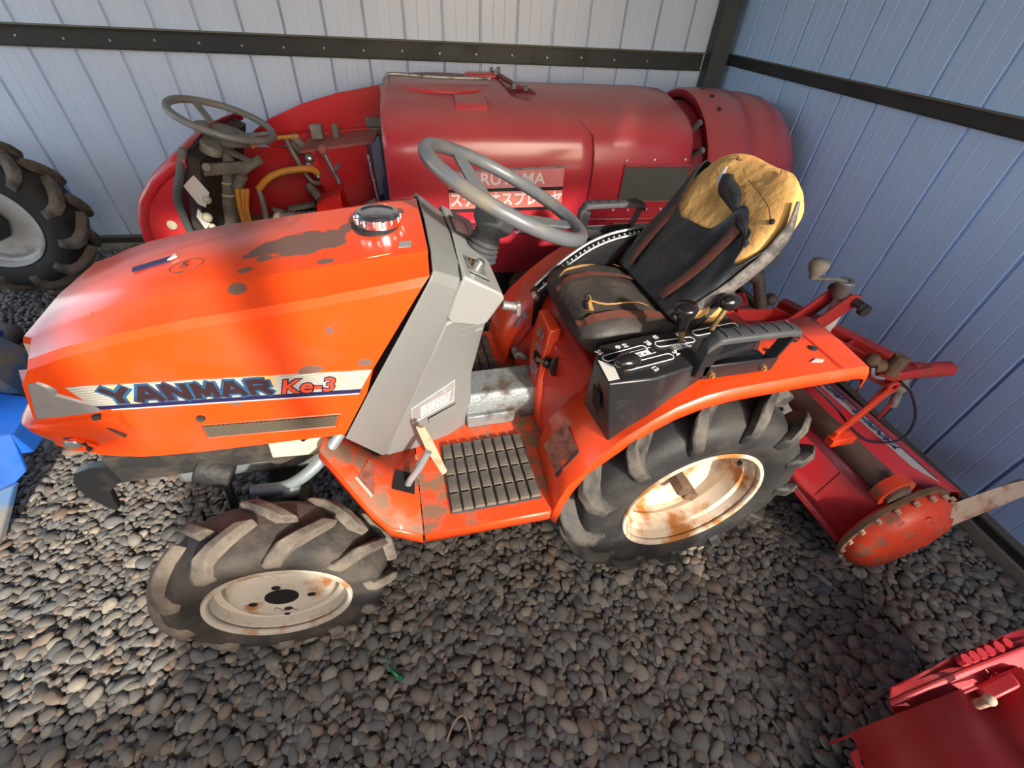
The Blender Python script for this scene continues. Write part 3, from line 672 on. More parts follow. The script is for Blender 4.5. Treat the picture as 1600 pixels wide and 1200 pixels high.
for i in range(13): pr_.append((L_*i/12, .043-.013*i/12 + (.0045 if i % 2 else -.0015)))
tp('column_boot', MB().lathe(pr_, cb, axc, 24), 'rubber_handle', smooth=25)

# ---- floor plates
def plate_side():
    top = [V(.150, .300, .605), V(.150, .235, .600), V(.268, .100, .470), V(.310, .065, .445), V(.375, .045, .430), V(.735, .040, .430), V(.755, .055, .430), V(.82, .42, .430), V(.33, .42, .430), V(.26, .40, .45), V(.20, .36, .52)]
    # split in flat and ramp with a fold at x = .375
    flat = [V(.388, .043, .430), V(.735, .040, .430), V(.752, .055, .430), V(.82, .26, .430), V(.82, .42, .430), V(.388, .42, .430)]
    ramp = [V(.384, .043, .430), V(.384, .36, .430), V(.30, .36, .452), V(.165, .33, .600), V(.150, .235, .600), V(.262, .105, .478), V(.305, .068, .449)]
    return flat, ramp
flat, ramp = plate_side()
for mir in (False, True):
    def mm(mb): return mb.mirror(YC) if mir else mb
    fp = tp('foot_plate', mm(MB().prism(flat, (0, 0, -.004))), 'orange_dirty')
    sk = [V(.388, .043, .430), V(.735, .040, .430), V(.752, .055, .430)]
    tp('plate_skirt', mm(MB().grid([sk, [p+V(0, -.006, -.012) for p in sk], [p+V(0, -.006, -.034) for p in sk]])), 'orange', fp, solid=.003)
    tb = tp('toe_board', mm(MB().loft([[ramp[0], ramp[6], ramp[5], ramp[4]], [ramp[1], ramp[2], lerp(ramp[2], ramp[3], .4), ramp[3]]], caps=False, closed=False)), 'orange_dirty', solid=.004, off=0)
    sk = [ramp[0], ramp[6], ramp[5], ramp[4]]
    tp('plate_skirt', mm(MB().grid([sk, [p+V(-.003, -.006, -.012) for p in sk], [p+V(-.003, -.006, -.034) for p in sk]])), 'orange', tb, solid=.003)
    if not mir:
        tp('pedal_slot', MB().prism([V(.312, .185, .4545), V(.372, .165, .4375), V(.378, .235, .4365), V(.325, .25, .4545)], (0, 0, .0012)), 'hole_black', tb)
        a_ = V(.235, .165, .5155); b_ = V(.268, .268, .4895)
        tag(tp('warning_decal', MB().prism([V(.228, .185, .5225), V(.262, .145, .4850), V(.292, .225, .4640), V(.258, .265, .5000)], (.0006, 0, .0012)), 'decal_redpaper', tb), 'worn cream and red warning label')
        tp('decal_edge', MB().prism([V(.226, .187, .5248), V(.262, .145, .4855), V(.265, .152, .4840), V(.229, .194, .5230)], (.001, 0, .0025)), 'decal_silver', tb)
    mat_ = tp('foot_mat', mm(MB().prism([V(.465, .083, .431), V(.724, .081, .431), V(.724, .322, .431), V(.465, .326, .431)], (0, 0, .006))), 'rubber_handle')
    bw, bd_ = .259/8, .242/4
    blk = mesh_of('tread_block', MB().loft([[V(-bw*.43, -bd_*.45, 0), V(bw*.43, -bd_*.45, 0), V(bw*.43, bd_*.45, 0), V(-bw*.43, bd_*.45, 0)], [V(-bw*.38, -bd_*.42, .011), V(bw*.38, -bd_*.42, .011), V(bw*.38, bd_*.42, .011), V(-bw*.38, bd_*.42, .011)]]), 'rubber_pad')
    for i in range(8):
        for j in range(4):
            y = .082+bd_*(j+.5); y = 2*YC-y if mir else y
            obj('tread_block', blk, '', mat_, loc=(.465+bw*(i+.5), y, .437))
# clutch pedal with its tan-faced pad
pd = tp('clutch_pedal', MB().tube(spline([V(.345, .205, .40), V(.362, .20, .455), V(.395, .205, .505), V(.425, .215, .555)], 4), .0105, 10), 'grey_rod')
tp('pedal_pad', MB().loft([[V(.400, .252, .622), V(.415, .236, .630), V(.432, .232, .565), V(.462, .190, .485), V(.455, .185, .480), V(.420, .225, .550)], [V(.408, .256, .622), V(.423, .240, .630), V(.442, .236, .565), V(.470, .192, .485), V(.464, .187, .480), V(.430, .230, .550)]]), 'paper_tan', pd)

# ---- transmission tunnel, seat pedestal
tn = tp('gear_tunnel', MB().loft([[V(.56, .405, .43), V(.56, .408, .52), V(.56, .425, .548), V(.56, .535, .552), V(.56, .55, .52), V(.56, .552, .43)], [V(.83, .405, .43), V(.83, .408, .52), V(.83, .425, .548), V(.83, .535, .552), V(.83, .55, .52), V(.83, .552, .43)]]), 'grey_iron', bevel=.005)
tp('tunnel_flange', MB().box((.64, .405, .455), (.16, .03, .05)), 'grey_iron', tn, bevel=.005)
ped = MB().loft([[V(.795, y, .43), V(.795, y, .50), V(.815+dx_, y, .60), V(.845+dx_, y, .70), V(.90, y, .735), V(1.50, y, .735), V(1.50, y, .43)] for y, dx_ in ((.255, .04), (.33, .03), (.40, .0), (.56, .0), (.63, .03), (.705, .04))])
ped_ = tp('seat_pedestal', ped, 'tractor_red', bevel=.006)
sp_ = MB().loft([[V(.772, y0, z0), V(.772, y1, z0), V(.80, y1, z0), V(.80, y0, z0)] if False else [V(x0, y0, z0), V(x0, y1, z0), V(x0+.04, y1, z0), V(x0+.04, y0, z0)] for x0, y0, y1, z0 in ((.790, .335, .40, .435), (.785, .37, .45, .53), (.795, .41, .52, .585), (.812, .435, .56, .655), (.832, .455, .575, .745))])
col_ = tp('lever_plate', sp_, 'orange', ped_, bevel=.006)
tp('plate_decal', plate((.8085, .46, .650), (0, 1, 0), (.20, -.0, .9), .05, .028, .002), 'decal_pinkpaper', ped_); tp('plate_decal', plate((.815, .475, .688), (0, 1, 0), (.20, 0, .9), .055, .03, .002), 'decal_pinkpaper', ped_)
tp('plate_decal', plate((.790, .43, .575), (0, 1, 0), (.15, 0, .9), .06, .045, .002), 'decal_pinkpaper', ped_)
tp('lever_slot', MB().ball((.803, .465, .635), .026, (.3, 1.2, .7)), 'hole_black', ped_)
pk = tp('shift_knob', MB().cyl((.80, .452, .640), (.832, .395, .655), .008, 10), 'brass', ped_)
tp('knob_boot', MB().lathe([(0, .010), (.006, .017), (.012, .013), (.018, .018), (.024, .012), (.03, .014)], (.815, .425, .648), (.5, -.85, .2), 14), 'black_plastic', ped_)
tp('knob_disc', MB().lathe([(0, .004), (.0, .030), (.008, .032), (.010, .026), (.010, .001)], (.838, .388, .657), (.5, -.85, .2), 20), 'knob_black', ped_)

# ---- fenders
fpath = [(.738, .405), (.750, .490), (.768, .552), (.817, .623), (.902, .706), (.960, .752), (1.016, .787), (1.085, .812), (1.158, .824), (1.337, .832), (1.535, .836), (1.560, .828), (1.568, .805), (1.570, .780)]
def fender(yo, yi):
    rows = []
    for x, z in fpath:
        dx1 = .03 if z < .6 else 0
        rows.append([V(x+dx1*.6, yo, z-.034), V(x, yo+.002, z-.010), V(x+.001, yo+.010, z), V(x+.012, lerp(yo, yi, .5), z+.004), V(x+.02, yi, z+.004)])
    return rows
fmb = MB().grid(fender(.028, .262))
fen_n, fen_f = both('fender', fmb, 'orange', solid=.004, off=-1, smooth=40)
# inner fender wall down to the axle, sloping front web
wl = [V(x+.02, .262, z+.002) for x, z in fpath[1:11]]
iw = MB().grid([wl, [V(min(max(p.x, .84), 1.5), .262, min(p.z, .40)) for p in wl]])
both('fender_wall', iw, 'tractor_red', solid=.004)
tp('fender_decal', MB().prism([V(.760, .085, .5205), V(.758, .200, .5165), V(.812, .202, .6085), V(.814, .087, .6105)], (-.0015, 0, .0035)), 'decal_redpaper', fen_n)
tp('decal_edge', MB().prism([V(.7585, .083, .5190), V(.757, .090, .5190), V(.811, .092, .6095), V(.812, .085, .6095)], (-.002, 0, .0045)), 'ink', fen_n)
for x, y, r in ((1.395, .195, .011), (1.430, .165, .008), (1.455, .125, .011), (1.330, .135, .010)):
    tp('fender_bolt', MB().lathe([(0, r), (.003, r), (.005, r*.5)], (x, y, .838), (0, 0, 1), 12), 'purlin', fen_n)
tp('paint_chip', MB().prism([V(1.405, .075, .8385), V(1.435, .068, .8385), V(1.45, .078, .8385), V(1.43, .086, .8385)], (0, 0, .0006)), 'decal_white', fen_n)
tp('fender_fold', MB().prism([V(1.47, .035, .8385), V(1.474, .035, .8385), V(1.474, .255, .842), V(1.47, .255, .842)], (0, 0, .001)), 'tractor_red', fen_n)

# ---- lever console on the near fender
ctop = [V(.835, .068, .866), V(.838, .160, .868), V(.870, .205, .868), V(1.0, .226, .868), V(1.30, .240, .866), V(1.30, .150, .866), V(1.06, .088, .866), V(.95, .066, .866)]
cbot = [V(.872, .060, .665), V(.842, .170, .700), V(.870, .222, .720), V(1.0, .245, .76), V(1.30, .255, .83), V(1.30, .145, .835), V(1.06, .080, .806), V(.965, .058, .745)]
con = tp('lever_console', MB().loft([cbot, ctop]), 'black_plastic', bevel=.005)
tp('console_port', MB().prism([V(.8465, .135, .745), V(.8500, .100, .735), V(.8440, .105, .800), V(.8405, .138, .805)], (-.003, -.001, 0)), 'hole_black', con)
ZC = .8685
def slot(p0, p1, w, nm='lever_slot'):
    p0, p1 = V(*p0, ZC), V(*p1, ZC); d = (p1-p0).normalized(); s_ = V(-d.y, d.x, 0); lp = []
    for c, a0 in ((p0, 90), (p1, -90)):
        for k in range(9): a = R(a0+180*k/8); lp.append(c + d*math.cos(a)*w + s_*math.sin(a)*w)
    tp(nm, MB().prism(lp, (0, 0, .0012)), 'hole_black', con)
    tp('slot_outline', MB().tube([p+V(0, 0, .0012) + (p-(p0+p1)/2).normalized()*.0022 for p in lp], .0013, 5, closed=True), 'white_line', con)
slot((.868, .152), (.968, .172), .0105); slot((.905, .112), (1.018, .130), .0105); slot((1.022, .181), (1.108, .184), .0105); slot((1.145, .208), (1.262, .222), .0105)
tx = V(.09, .016, 0); ty = V(-.016, .09, 0)
for s_, x, y, rot in (('56', .848, .184, 1), ('78', .985, .199, 1), ('12', .955, .103, 1), ('34', 1.036, .148, 1)):
    text('lettering', s_, .019, 'white_line', con, (x, y, ZC), (.35, -.93, 0), (.93, .35, 0), .0004, bold=.0004)
for s_, x, y, z_ in (('中', .905, .182, .016), ('立', .925, .186, .016), ('低', 1.02, .206, .014), ('高', 1.085, .206, .014), ('主変速', .938, .146, .0155), ('副変速', 1.048, .155, .0155)):
    text('lettering', s_, z_, 'white_line', con, (x, y, ZC), tx, ty, .0004, bold=.0003)
for x, y, w in ((.934, .141, .062), (1.044, .150, .056)):
    b0 = V(x, y, ZC+.0006); bx_, by_ = tx.normalized(), ty.normalized()
    tp('print_box', MB().tube([b0, b0+bx_*w, b0+bx_*w+by_*.022, b0+by_*.022], .0009, 4, closed=True), 'white_line', con)
tp('print_patch', MB().prism([V(.838, .076, ZC-.0008), V(.866, .078, ZC-.0008), V(.872, .125, ZC-.0008), V(.842, .150, ZC-.0008)], (0, 0, .0012)), 'decal_white', con)
tp('knob_stem', MB().cyl((.898, .112, .85), (.895, .108, .885), .007, 8), 'brass', con)
tp('lever_knob', MB().ball((.893, .106, .893), .030, (1.1, .72, .62)), 'knob_black', con, smooth=60)
tp('knob_stem', MB().cyl((1.088, .184, .85), (1.072, .186, .925), .0075, 10, .009), 'brass', con)
tp('lever_knob', MB().lathe([(0, .012), (.03, .015), (.045, .024), (.060, .029), (.070, .025), (.073, .005)], (1.074, .186, .905), (-.12, .02, 1), 18), 'knob_black', con, smooth=60)
tp('knob_stem', MB().cyl((1.185, .214, .85), (1.215, .222, .925), .007, 10), 'brass', con)
tp('lever_knob', MB().ball((1.222, .224, .945), .025, (1.25, .9, .9)), 'knob_black', con, smooth=60)

# ---- grab handles
def handle(pts, base):
    root = tp('grab_handle', MB().loft([[V(x+0, y-.0, z) for x, y, z in base], [V(x, y+.012, z) for x, y, z in base]]), 'black_plastic', bevel=.002)
    return root
def grab(y, x0, x1, zb_, zt, mirs=1):
    rt = tp('grab_handle', MB().prism([V(x0, y-.012*mirs, zb_-.018), V(x1, y-.012*mirs, zb_-.018), V(x1+.004, y-.012*mirs, zb_+.022), V(x0-.004, y-.012*mirs, zb_+.024)], (0, .006*mirs, 0)), 'black_plastic', bevel=.002)
    tp('handle_post', MB().prism([V(x0-.022, y-.012, zb_-.01), V(x0+.012, y-.012, zb_-.01), V(x0+.026, y-.012, zt-.02), V(x0-.012, y-.012, zt-.012)], (0, .034, 0)), 'black_plastic', rt, bevel=.004)
    tp('handle_post', MB().prism([V(x1-.012, y-.010, zb_+.0), V(x1-.006, y-.010, zb_+.0), V(x1+.022, y-.010, zt-.02), V(x1+.014, y-.010, zt-.02)], (0, .030, 0)), 'black_plastic', rt)
    g = [[V(x, y+s*w, z+dz_) for s, dz_ in ((-1, -.008), (-1, .006), (-.7, .010), (.7, .010), (1, .006), (1, -.008))] for x, z, w in ((x0-.016, zt-.03, .014), (x0+.004, zt-.002, .021), (x0+.03, zt, .022), (x1-.01, zt, .022), (x1+.022, zt-.006, .020), (x1+.034, zt-.022, .013))]
    gr = tp('grip', MB().loft(g), 'rubber_handle', rt, bevel=.003)
    rib = mesh_of('grip_rib', MB().box((0, 0, 0), (.004, .034, .004)), 'rubber_handle')
    for k in range(6): obj('grip_rib', rib, '', rt, loc=(lerp(x0+.02, x1-.005, k/5), y, zt+.0105))
    for x in (x0+.02, x1-.035): tp('bolt', MB().cyl((x, y-.012*mirs, zb_), (x, y-.021*mirs, zb_), .0085, 6).cyl((x, y-.02*mirs, zb_), (x, y-.026*mirs, zb_), .005, 8), 'brass', rt)
    tp('handle_base', MB().box(((x0+x1)/2, y+.02*mirs, zb_-.004), (x1-x0, .06, .010)), 'black_plastic', rt)
grab(.085, 1.085, 1.285, .850, .950)
grab(2*YC-.105, 1.06, 1.262, .868, .968, -1)

# ---- draft quadrant on the far fender
qa = [(x+.03, z+.01) for x, z in fpath[3:9]] + [(1.24, .838)]
qp = spline([V(x, .680, z+.070) for x, z in qa], 4)
qd = tp('quadrant', MB().grid([[p+V(0, 0, -.10) for p in qp], [p+V(0, .0, .014) for p in qp], [p+V(0, .05, .018) for p in qp]]), 'black_plastic', solid=.005)
tp('quadrant_rail', MB().tube([p+V(0, .047, .026) for p in qp[1:-1]], .0055, 8), 'steel', qd); tp('quadrant_rail', MB().tube([p+V(0, .012, .022) for p in qp[1:-1]], .004, 8), 'steel', qd)
tooth = mesh_of('rail_tooth', MB().box((0, 0, 0), (.004, .008, .010)), 'decal_white')
for p in qp[2:-2]: obj('rail_tooth', tooth, '', qd, loc=p+V(0, .022, .022))
tp('quadrant_bolt', MB().cyl(qp[1]+V(-.02, .0, .02), qp[1]+V(-.02, -.03, .025), .011, 6).cyl(qp[1]+V(-.02, -.03, .025), qp[1]+V(-.02, -.04, .025), .007, 8), 'steel', qd)
tp('fender_decal', MB().prism([V(.798, .70, .588), V(.840, .70, .640), V(.845, .735, .645), V(.803, .735, .592)], (-.002, 0, .003)), 'decal_pinkpaper', fen_f)
tp('range_knob', MB().cyl((.78, .60, .55), (.80, .56, .56), .010, 8).box((.775, .615, .545), (.02, .05, .02)), 'steel_dull', ped_, bevel=.003)

# ---- seat
SY = .47
seat = tp('seat', MB().prism([V(.93, .33, .735), V(1.40, .33, .735), V(1.40, .61, .735), V(.93, .61, .735)], (0, 0, .04)), 'dark_iron')
def sgnp(v, p): return math.copysign(abs(v)**p, v)
def cushion_pt(u, th, off=0):
    """u 0 front .. 1 rear, th around: 0 top, -90 far side, 90 near side"""
    x = lerp(.862, 1.20, u); zt = float(np.interp(u, [0, .12, .3, .6, .85, 1], [.845, .872, .880, .866, .842, .828])); zb = float(np.interp(u, [0, .15, 1], [.785, .742, .745]))
    w = float(np.interp(u, [0, .06, .15, .5, 1], [.150, .180, .196, .200, .185])); a = R(th)
    zc, h = (zt+zb)/2, (zt-zb)/2
    if u < .05: h *= .8
    return V(x, SY-(w+off)*sgnp(math.sin(a), .55), zc+(h+off)*sgnp(math.cos(a), .62))
def cushion_grid(us, ths, off, wob=0):
    return [[cushion_pt(u, t, off + wob*noise.noise(V(u*7, t*.06, 3)) ) for t in ths] for u in us]
us = [0, .02, .05, .1, .16, .25, .35, .45, .55, .65, .75, .85, .93, 1]; ths = list(range(-170, 181, 10))
cu = MB().loft(cushion_grid(us, ths[:-1], 0, .004))
cus = tp('seat_cushion', cu, 'vinyl_seat', seat, sub=1, smooth=180)
def cushion_strip(nm, m, pts, w, off):
    """ribbon over the cushion following (u, th) points, half width in u/th units"""
    pts = spline([V(a, b, 0) for a, b in pts], 6); l, r = [], []
    def ths_(s): s = max(-.97, min(.97, s)); return math.degrees(math.asin(math.copysign(abs(s)**(1/.55), s)))
    for i, p in enumerate(pts):
        ww = w(i/(len(pts)-1)) if callable(w) else w
        d = (pts[min(i+1, len(pts)-1)]-pts[max(i-1, 0)]); d = V(d.x*.34, d.y*.195, 0).normalized(); nx = V(-d.y/.34, d.x/.195, 0)
        a, b = p+nx*ww, p-nx*ww
        l.append(cushion_pt(max(0, a.x), ths_(a.y), off)); r.append(cushion_pt(max(0, b.x), ths_(b.y), off))
    return tp(nm, MB().grid([l, r]), m, seat, smooth=180)
for s0 in (-.28, .74):
    cushion_strip('seat_stripe', 'vinyl_brown', [(.0, s0*1.06), (.06, s0*1.05), (.15, s0), (.4, s0), (.7, s0*.98), (.98, s0*.92)], .0125, .0085)
cushion_strip('seat_tear', 'foam', [(.06, -.47), (.12, -.50), (.20, -.52), (.30, -.53), (.38, -.58), (.44, -.60)], lambda t: .0068*math.sin(math.pi*min(1, t*.9+.08))+.0008, .0100)
cushion_strip('seat_tear', 'foam', [(.12, .62), (.15, .42), (.21, .50), (.30, .56), (.42, .52), (.54, .50), (.64, .57)], lambda t: .0034*(1.25-t)+.0006, .0100)
cushion_strip('seat_tear', 'foam', [(.15, .42), (.17, .34), (.17, .28)], .0014, .0100)
cushion_strip('seat_tear', 'foam_old', [(.06, .52), (.09, .58), (.12, .62)], .0014, .0100)
cushion_strip('seat_tear', 'foam_old', [(.66, -.74), (.73, -.72), (.82, -.74)], lambda t: .012*math.sin(math.pi*t)+.002, .0100)
# backrest
bA = V(1.150, SY, .835); bd1 = V(.262, 0, .352)
nf = V(-.80, 0, .60); ey = V(0, 1, 0)
def back_pt(t, th, off=0):
    w = float(np.interp(t, [0, .1, .3, .55, .75, .88, .96, 1.0], [.165, .182, .196, .202, .194, .168, .125, .075]))
    h = float(np.interp(t, [0, .1, .4, .75, .9, .97, 1.0], [.040, .050, .058, .064, .056, .040, .016]))
    c = bA + bd1*t + V(.028*math.sin(t*2.6)-.0, 0, 0)
    a = R(th); dish = .022*(math.sin(a))**2
    return c + ey*(-(w+off)*sgnp(math.sin(a), .7)) + nf*((h+off)*sgnp(math.cos(a), .7)+dish)
ts = [0, .06, .14, .24, .34, .44, .54, .64, .72, .8, .87, .92, .96, .985, 1.0]
def lump(t, th): return .010*noise.noise(V(t*6, math.sin(R(th))*4, math.cos(R(th))*2+5)) + .005*noise.noise(V(t*17, th*.09, 1))
bk = MB().loft([[back_pt(t, a, lump(t, a)) for a in range(-180, 180, 10)] for t in ts])
foam = tp('backrest_foam', bk, 'foam', seat, sub=1, smooth=180)
edge_th = [-125, -100, -85, -70, -55, -46, -38, -25, -12, 0, 9, 14, 22, 32, 42, 50, 58, 68, 80, 95, 110, 125]
edge_v = [.80, .82, .84, .83, .76, .70, .585, .50, .455, .475, .50, .70, .69, .62, .60, .50, .42, .44, .60, .64, .62, .60]
tth = np.arange(-125, 126, 3.0)
def vmax(a): return float(np.interp(a, edge_th, edge_v)) + .012*noise.noise(V(a*.25, 2, 0)) + .008*noise.noise(V(a*.8, 7, 0))
cols = []
for a in tth:
    m_ = vmax(a); row = []
    for k in range(19):
        t = m_*k/18
        fold = .006*noise.noise(V(t*5, a*.05, 9)) + .004*math.sin(a*.16+t*9)*t
        lift = .010*(k/18)**6
        row.append(back_pt(t, a, .007+fold+lift))
    cols.append(row)
cov = tp('backrest_cover', MB().grid(cols), 'vinyl_black', seat, solid=.003, sub=1, smooth=180)
def back_strip(nm, m, pts, w, off, solid=0):
    pts = spline([V(a, b, 0) for a, b in pts], 7); l, r, c = [], [], []
    for i, p in enumerate(pts):
        ww = w(i/(len(pts)-1)) if callable(w) else w
        d = (pts[min(i+1, len(pts)-1)]-pts[max(i-1, 0)]); d = V(d.x*.44, d.y*.0024, 0).normalized(); nx = V(-d.y/.44, d.x/.0024, 0)
        a, b = p+nx*ww, p-nx*ww
        l.append(back_pt(max(0, min(1, a.x)), a.y, off)); c.append(back_pt(p.x, p.y, off+.003)); r.append(back_pt(max(0, min(1, b.x)), b.y, off))
    return tp(nm, MB().grid([l, c, r]), m, seat, smooth=180, solid=solid)
back_strip('seat_stripe', 'vinyl_brown', [(.05, -27), (.2, -29), (.4, -30), (.5, -30)], .016, .0135)
back_strip('seat_stripe', 'vinyl_brown', [(.05, 24), (.2, 27), (.4, 27), (.58, 25)], .014, .0135)
back_strip('torn_flap', 'vinyl_black', [(.80, -8), (.68, 6), (.62, 22), (.58, 36), (.52, 50)], lambda t: .010+.008*math.sin(t*8)**2-.006*t, .015, .003)
back_strip('torn_flap', 'vinyl_grey', [(.02, 74), (.2, 84), (.45, 88), (.7, 84), (.86, 72)], lambda t: .020*math.sin(math.pi*min(1, .15+t*.8))+.004, .016, .003)
back_strip('lining', 'lining_white', [(.84, -18), (.77, -12), (.71, -4), (.68, 0)], lambda t: .006*math.sin(math.pi*(.1+.85*t))+.001, .0125)
back_strip('foam_split', 'foam_old', [(.83, 2), (.79, 20), (.75, 38), (.70, 52)], .0018, .0065)
back_strip('foam_split', 'foam_old', [(.97, 24), (.93, 25), (.88, 22), (.84, 18)], lambda t: .003*(1-t)+.0008, .0065)
back_strip('foam_split', 'foam_old', [(.93, -28), (.91, -22), (.92, -17)], .003, .0060)
tp('foam_hole', MB().ball(back_pt(.705, 55, .004), .007), 'hole_black', seat)
tp('seat_hinge', MB().tube(spline([V(1.13, .29, .80), V(1.18, .275, .84), V(1.26, .275, .95)], 4), .012, 8), 'dark_iron', seat)
tp('foam_corner', MB().ball((1.225, .285, .875), .045, (1.1, .5, .75)), 'foam', seat, smooth=60)

# ---- wheels
def wheel(cx, cz, yface, rr, rt, width, lug_h, nlug, names, hub, tmat, lmat, rmat, mir=False, root=None, skew=.0, lw=.03):
    """yface: plane of the outer rim flange; tyre spans yface-.02 .. yface+width (towards +y)"""
    sgn = -1 if mir else 1
    root = root or tractor
    yc = yface + sgn*(width/2-.012)
    w = width/2; rc = rt-lug_h
    sec = [(-.78*w, rr-.004), (-.93*w, rr+.012), (-1.02*w, lerp(rr, rc, .40)), (-1.0*w, lerp(rr, rc, .65)), (-.90*w, lerp(rr, rc, .87)), (-.70*w, rc-.006), (-.35*w, rc+.002), (0, rc+.004)]
    sec = sec + [(-a, r) for a, r in sec[-2::-1]]
    org = V(cx, yc, cz)
    ty = obj(names[0], MB().lathe(sec, org, (0, 1, 0), 56, caps=False), tmat, root, smooth=60)
    if names[0] == 'rear_tire' and not mir: pass
    # lug: a bar sweeping from the middle of the tread over the shoulder
    path = [(-.02*w, rc+.0), (.25*w, rc), (.5*w, rc-.003), (.74*w, rc-.010), (.92*w, rc-.030), (1.00*w, lerp(rr, rc, .62)), (1.02*w, lerp(rr, rc, .46))]
    def lugmesh(side):
        lo = []
        for i, (a, r) in enumerate(path):
            t = i/(len(path)-1); ph = -skew*min(1, abs(a)/w)*1.0
            h = lug_h*(1 if t < .7 else lerp(1, .12, (t-.7)/.3)); hw = lw*(1.0 if t < .7 else lerp(1.0, .8, (t-.7)/.3))*(1.0+.25*t)
            # outward direction blends from radial to sideways over the shoulder
            bl = float(np.interp(t, [0, .5, .68, .85, 1], [0, .0, .25, .6, .95]))
            pts = []
            for (q, up) in ((-1.25, -.010), (-1.15, .35), (-.78, 1), (.78, 1), (1.0, .4), (1.1, -.010)):
                hh = h*up if up > 0 else up
                rad = r + hh*(1-bl*.7); ax = a*side + side*hh*bl
                an = ph + q*hw/rc
                pts.append(V(rad*math.sin(an), ax, rad*math.cos(an)))
            lo.append(pts)
        return mesh_of('lug', MB().loft(lo), lmat, 40)
    ml = [lugmesh(-1), lugmesh(1)]
    for k in range(nlug):
        for s_ in (0, 1):
            o = obj('lug', ml[s_], '', ty, loc=org); o.rotation_euler = (0, 2*math.pi*(k+.5*s_)/nlug, 0)
            m = o.modifiers.new('edges', 'BEVEL'); m.width = .006; m.segments = 2; m.limit_method = 'ANGLE'; m.angle_limit = R(40)
    # rim: flange, bead seat, drop centre and dished disc
    ax = (0, -sgn, 0); o0 = V(cx, yface, cz)
    prof = [(-.004, rr-.012), (.004, rr-.006), (.006, rr+.002), (.001, rr+.004), (-.006, rr-.002), (-.012, rr-.012), (-.035, rr-.016), (-.042, rr-.030), (-.075, rr-.034)] + hub
    rm = obj(names[1], MB().lathe(prof, o0, ax, 48, caps=False), rmat, root, solid=.002, smooth=35)
    return ty, rm, org, o0
# front wheels: shallow disc with a centre bore and four bolt openings
FX, FZ, FR = 0.0, .290, .1727
for mir in (False, True):
    yf = 2*YC-.004 if mir else .004
    d = -.020
    hub = [(-.075, FR-.038), (-.040, FR-.042), (d-.006, FR-.050), (d, FR-.060), (d+.003, .10), (d+.003, .045), (d+.001, .040), (d-.03, .040)]
    ty, rm, org, o0 = wheel(FX, FZ, yf, FR, .300, .158, .032, 10, ('front_tire', 'front_rim'), hub, 'front_tyre', 'front_lug', 'rim_white', mir, skew=.42, lw=.022)
    if not mir:
        tp('hub_bore', MB().cyl(o0+V(0, .0166, 0), o0+V(0, .05, 0), .041, 24), 'hole_black', rm)
        for k, (a, r_) in enumerate(((88, .056), (-14, .072), (186, .072), (268, .070), (262, .102))):
            p = o0+V(r_*math.cos(R(a)), .0155, r_*math.sin(R(a)))
            tp('bolt_opening', MB().cyl(p, p+V(0, .004, 0), .011 if k < 4 else .008, 14), 'hole_black', rm)
        sp = [o0+V(-.035+.0025*i*1.6, .0160, -.062+.012*math.sin(i*.9)-.0012*i) for i in range(14)]
        tp('ink_scrawl', MB().tube(spline(sp, 3), .0012, 5), 'ink', rm)
# rear wheels: deep dish, hub carrier bolted far inside
RX, RZ, RR_ = 1.18, .384, .2220
for mir in (False, True):
    yf = 2*YC if mir else 0
    hub = [(-.085, RR_-.036), (-.095, RR_-.028), (-.120, RR_-.030), (-.135, RR_-.05), (-.138, .13), (-.138, .03), (-.138, .002)]
    ty, rm, org, o0 = wheel(RX, RZ, yf, RR_, .412, .215, .055, 13, ('rear_tire', 'rear_rim'), hub, 'tyre', 'tyre_lug', 'rim_rusty', mir, skew=.34, lw=.019)
    if not mir:
        tp('axle_stub', MB().lathe([(0, .03), (.09, .028), (.10, .022)], o0+V(.0, .14, 0), (0, -1, 0), 6), 'rust_brown', rm)
        tp('hub_plate', MB().box(o0+V(-.012, .115, .025), (.07, .03, .075), Matrix.Rotation(R(12), 3, 'Y')), 'dark_iron', rm, bevel=.003)
        tp('hub_lug', MB().box(o0+V(.030, .075, -.035), (.05, .08, .03), Matrix.Rotation(R(28), 3, 'Y')), 'rust_brown', rm, bevel=.004)
        for dx_, dz_ in ((-.055, .03), (-.062, -.002), (.03, .062)):
            tp('hub_bolt', MB().cyl(o0+V(dx_, .137, dz_), o0+V(dx_, .10, dz_), .013, 6), 'brass', rm)
        for a in (60, 150, 200, 310):
            p = o0+V(.105*math.cos(R(a)), .136, .105*math.sin(R(a))); tp('bolt_opening', MB().cyl(p, p+V(0, .003, 0), .008, 10), 'hole_black', rm)
        tp('valve_hole', MB().cyl(o0+V(.165, .045, .09), o0+V(.16, .055, .088), .008, 8), 'hole_black', rm)

# ---- chassis, engine, front axle
eng = tp('engine_block', MB().box((-.02, YC, .545), (.50, .28, .25)).box((.36, YC, .40), (.5, .12, .22)).box((1.15, YC, .42), (.6, .20, .26)), 'grey_iron', bevel=.02)
tp('frame_rail', MB().box((-.10, .335, .535), (.56, .014, .10)), 'dark_iron', eng, bevel=.003)
tp('frame_rail', MB().box((-.16, .625, .545), (.62, .014, .11)), 'grey_iron', eng, bevel=.003)
tp('sump_cover', MB().box((.09, .315, .555), (.16, .03, .075), Matrix.Rotation(R(6), 3, 'Y')), 'cream', eng, bevel=.004)
tp('filter_can', MB().cyl((-.20, .345, .49), (-.12, .33, .45), .045, 18), 'dark_iron', eng, bevel=.006)
tp('hose_clip', MB().tube(spline([V(.10, .30, .585), V(.14, .285, .62), V(.18, .28, .60)], 5), .008, 8), 'black_plastic', eng)
ax_ = tp('front_axle', MB().bar((0, .10, .37), (0, 2*YC-.10, .37), .10, .09), 'dark_iron', bevel=.015)
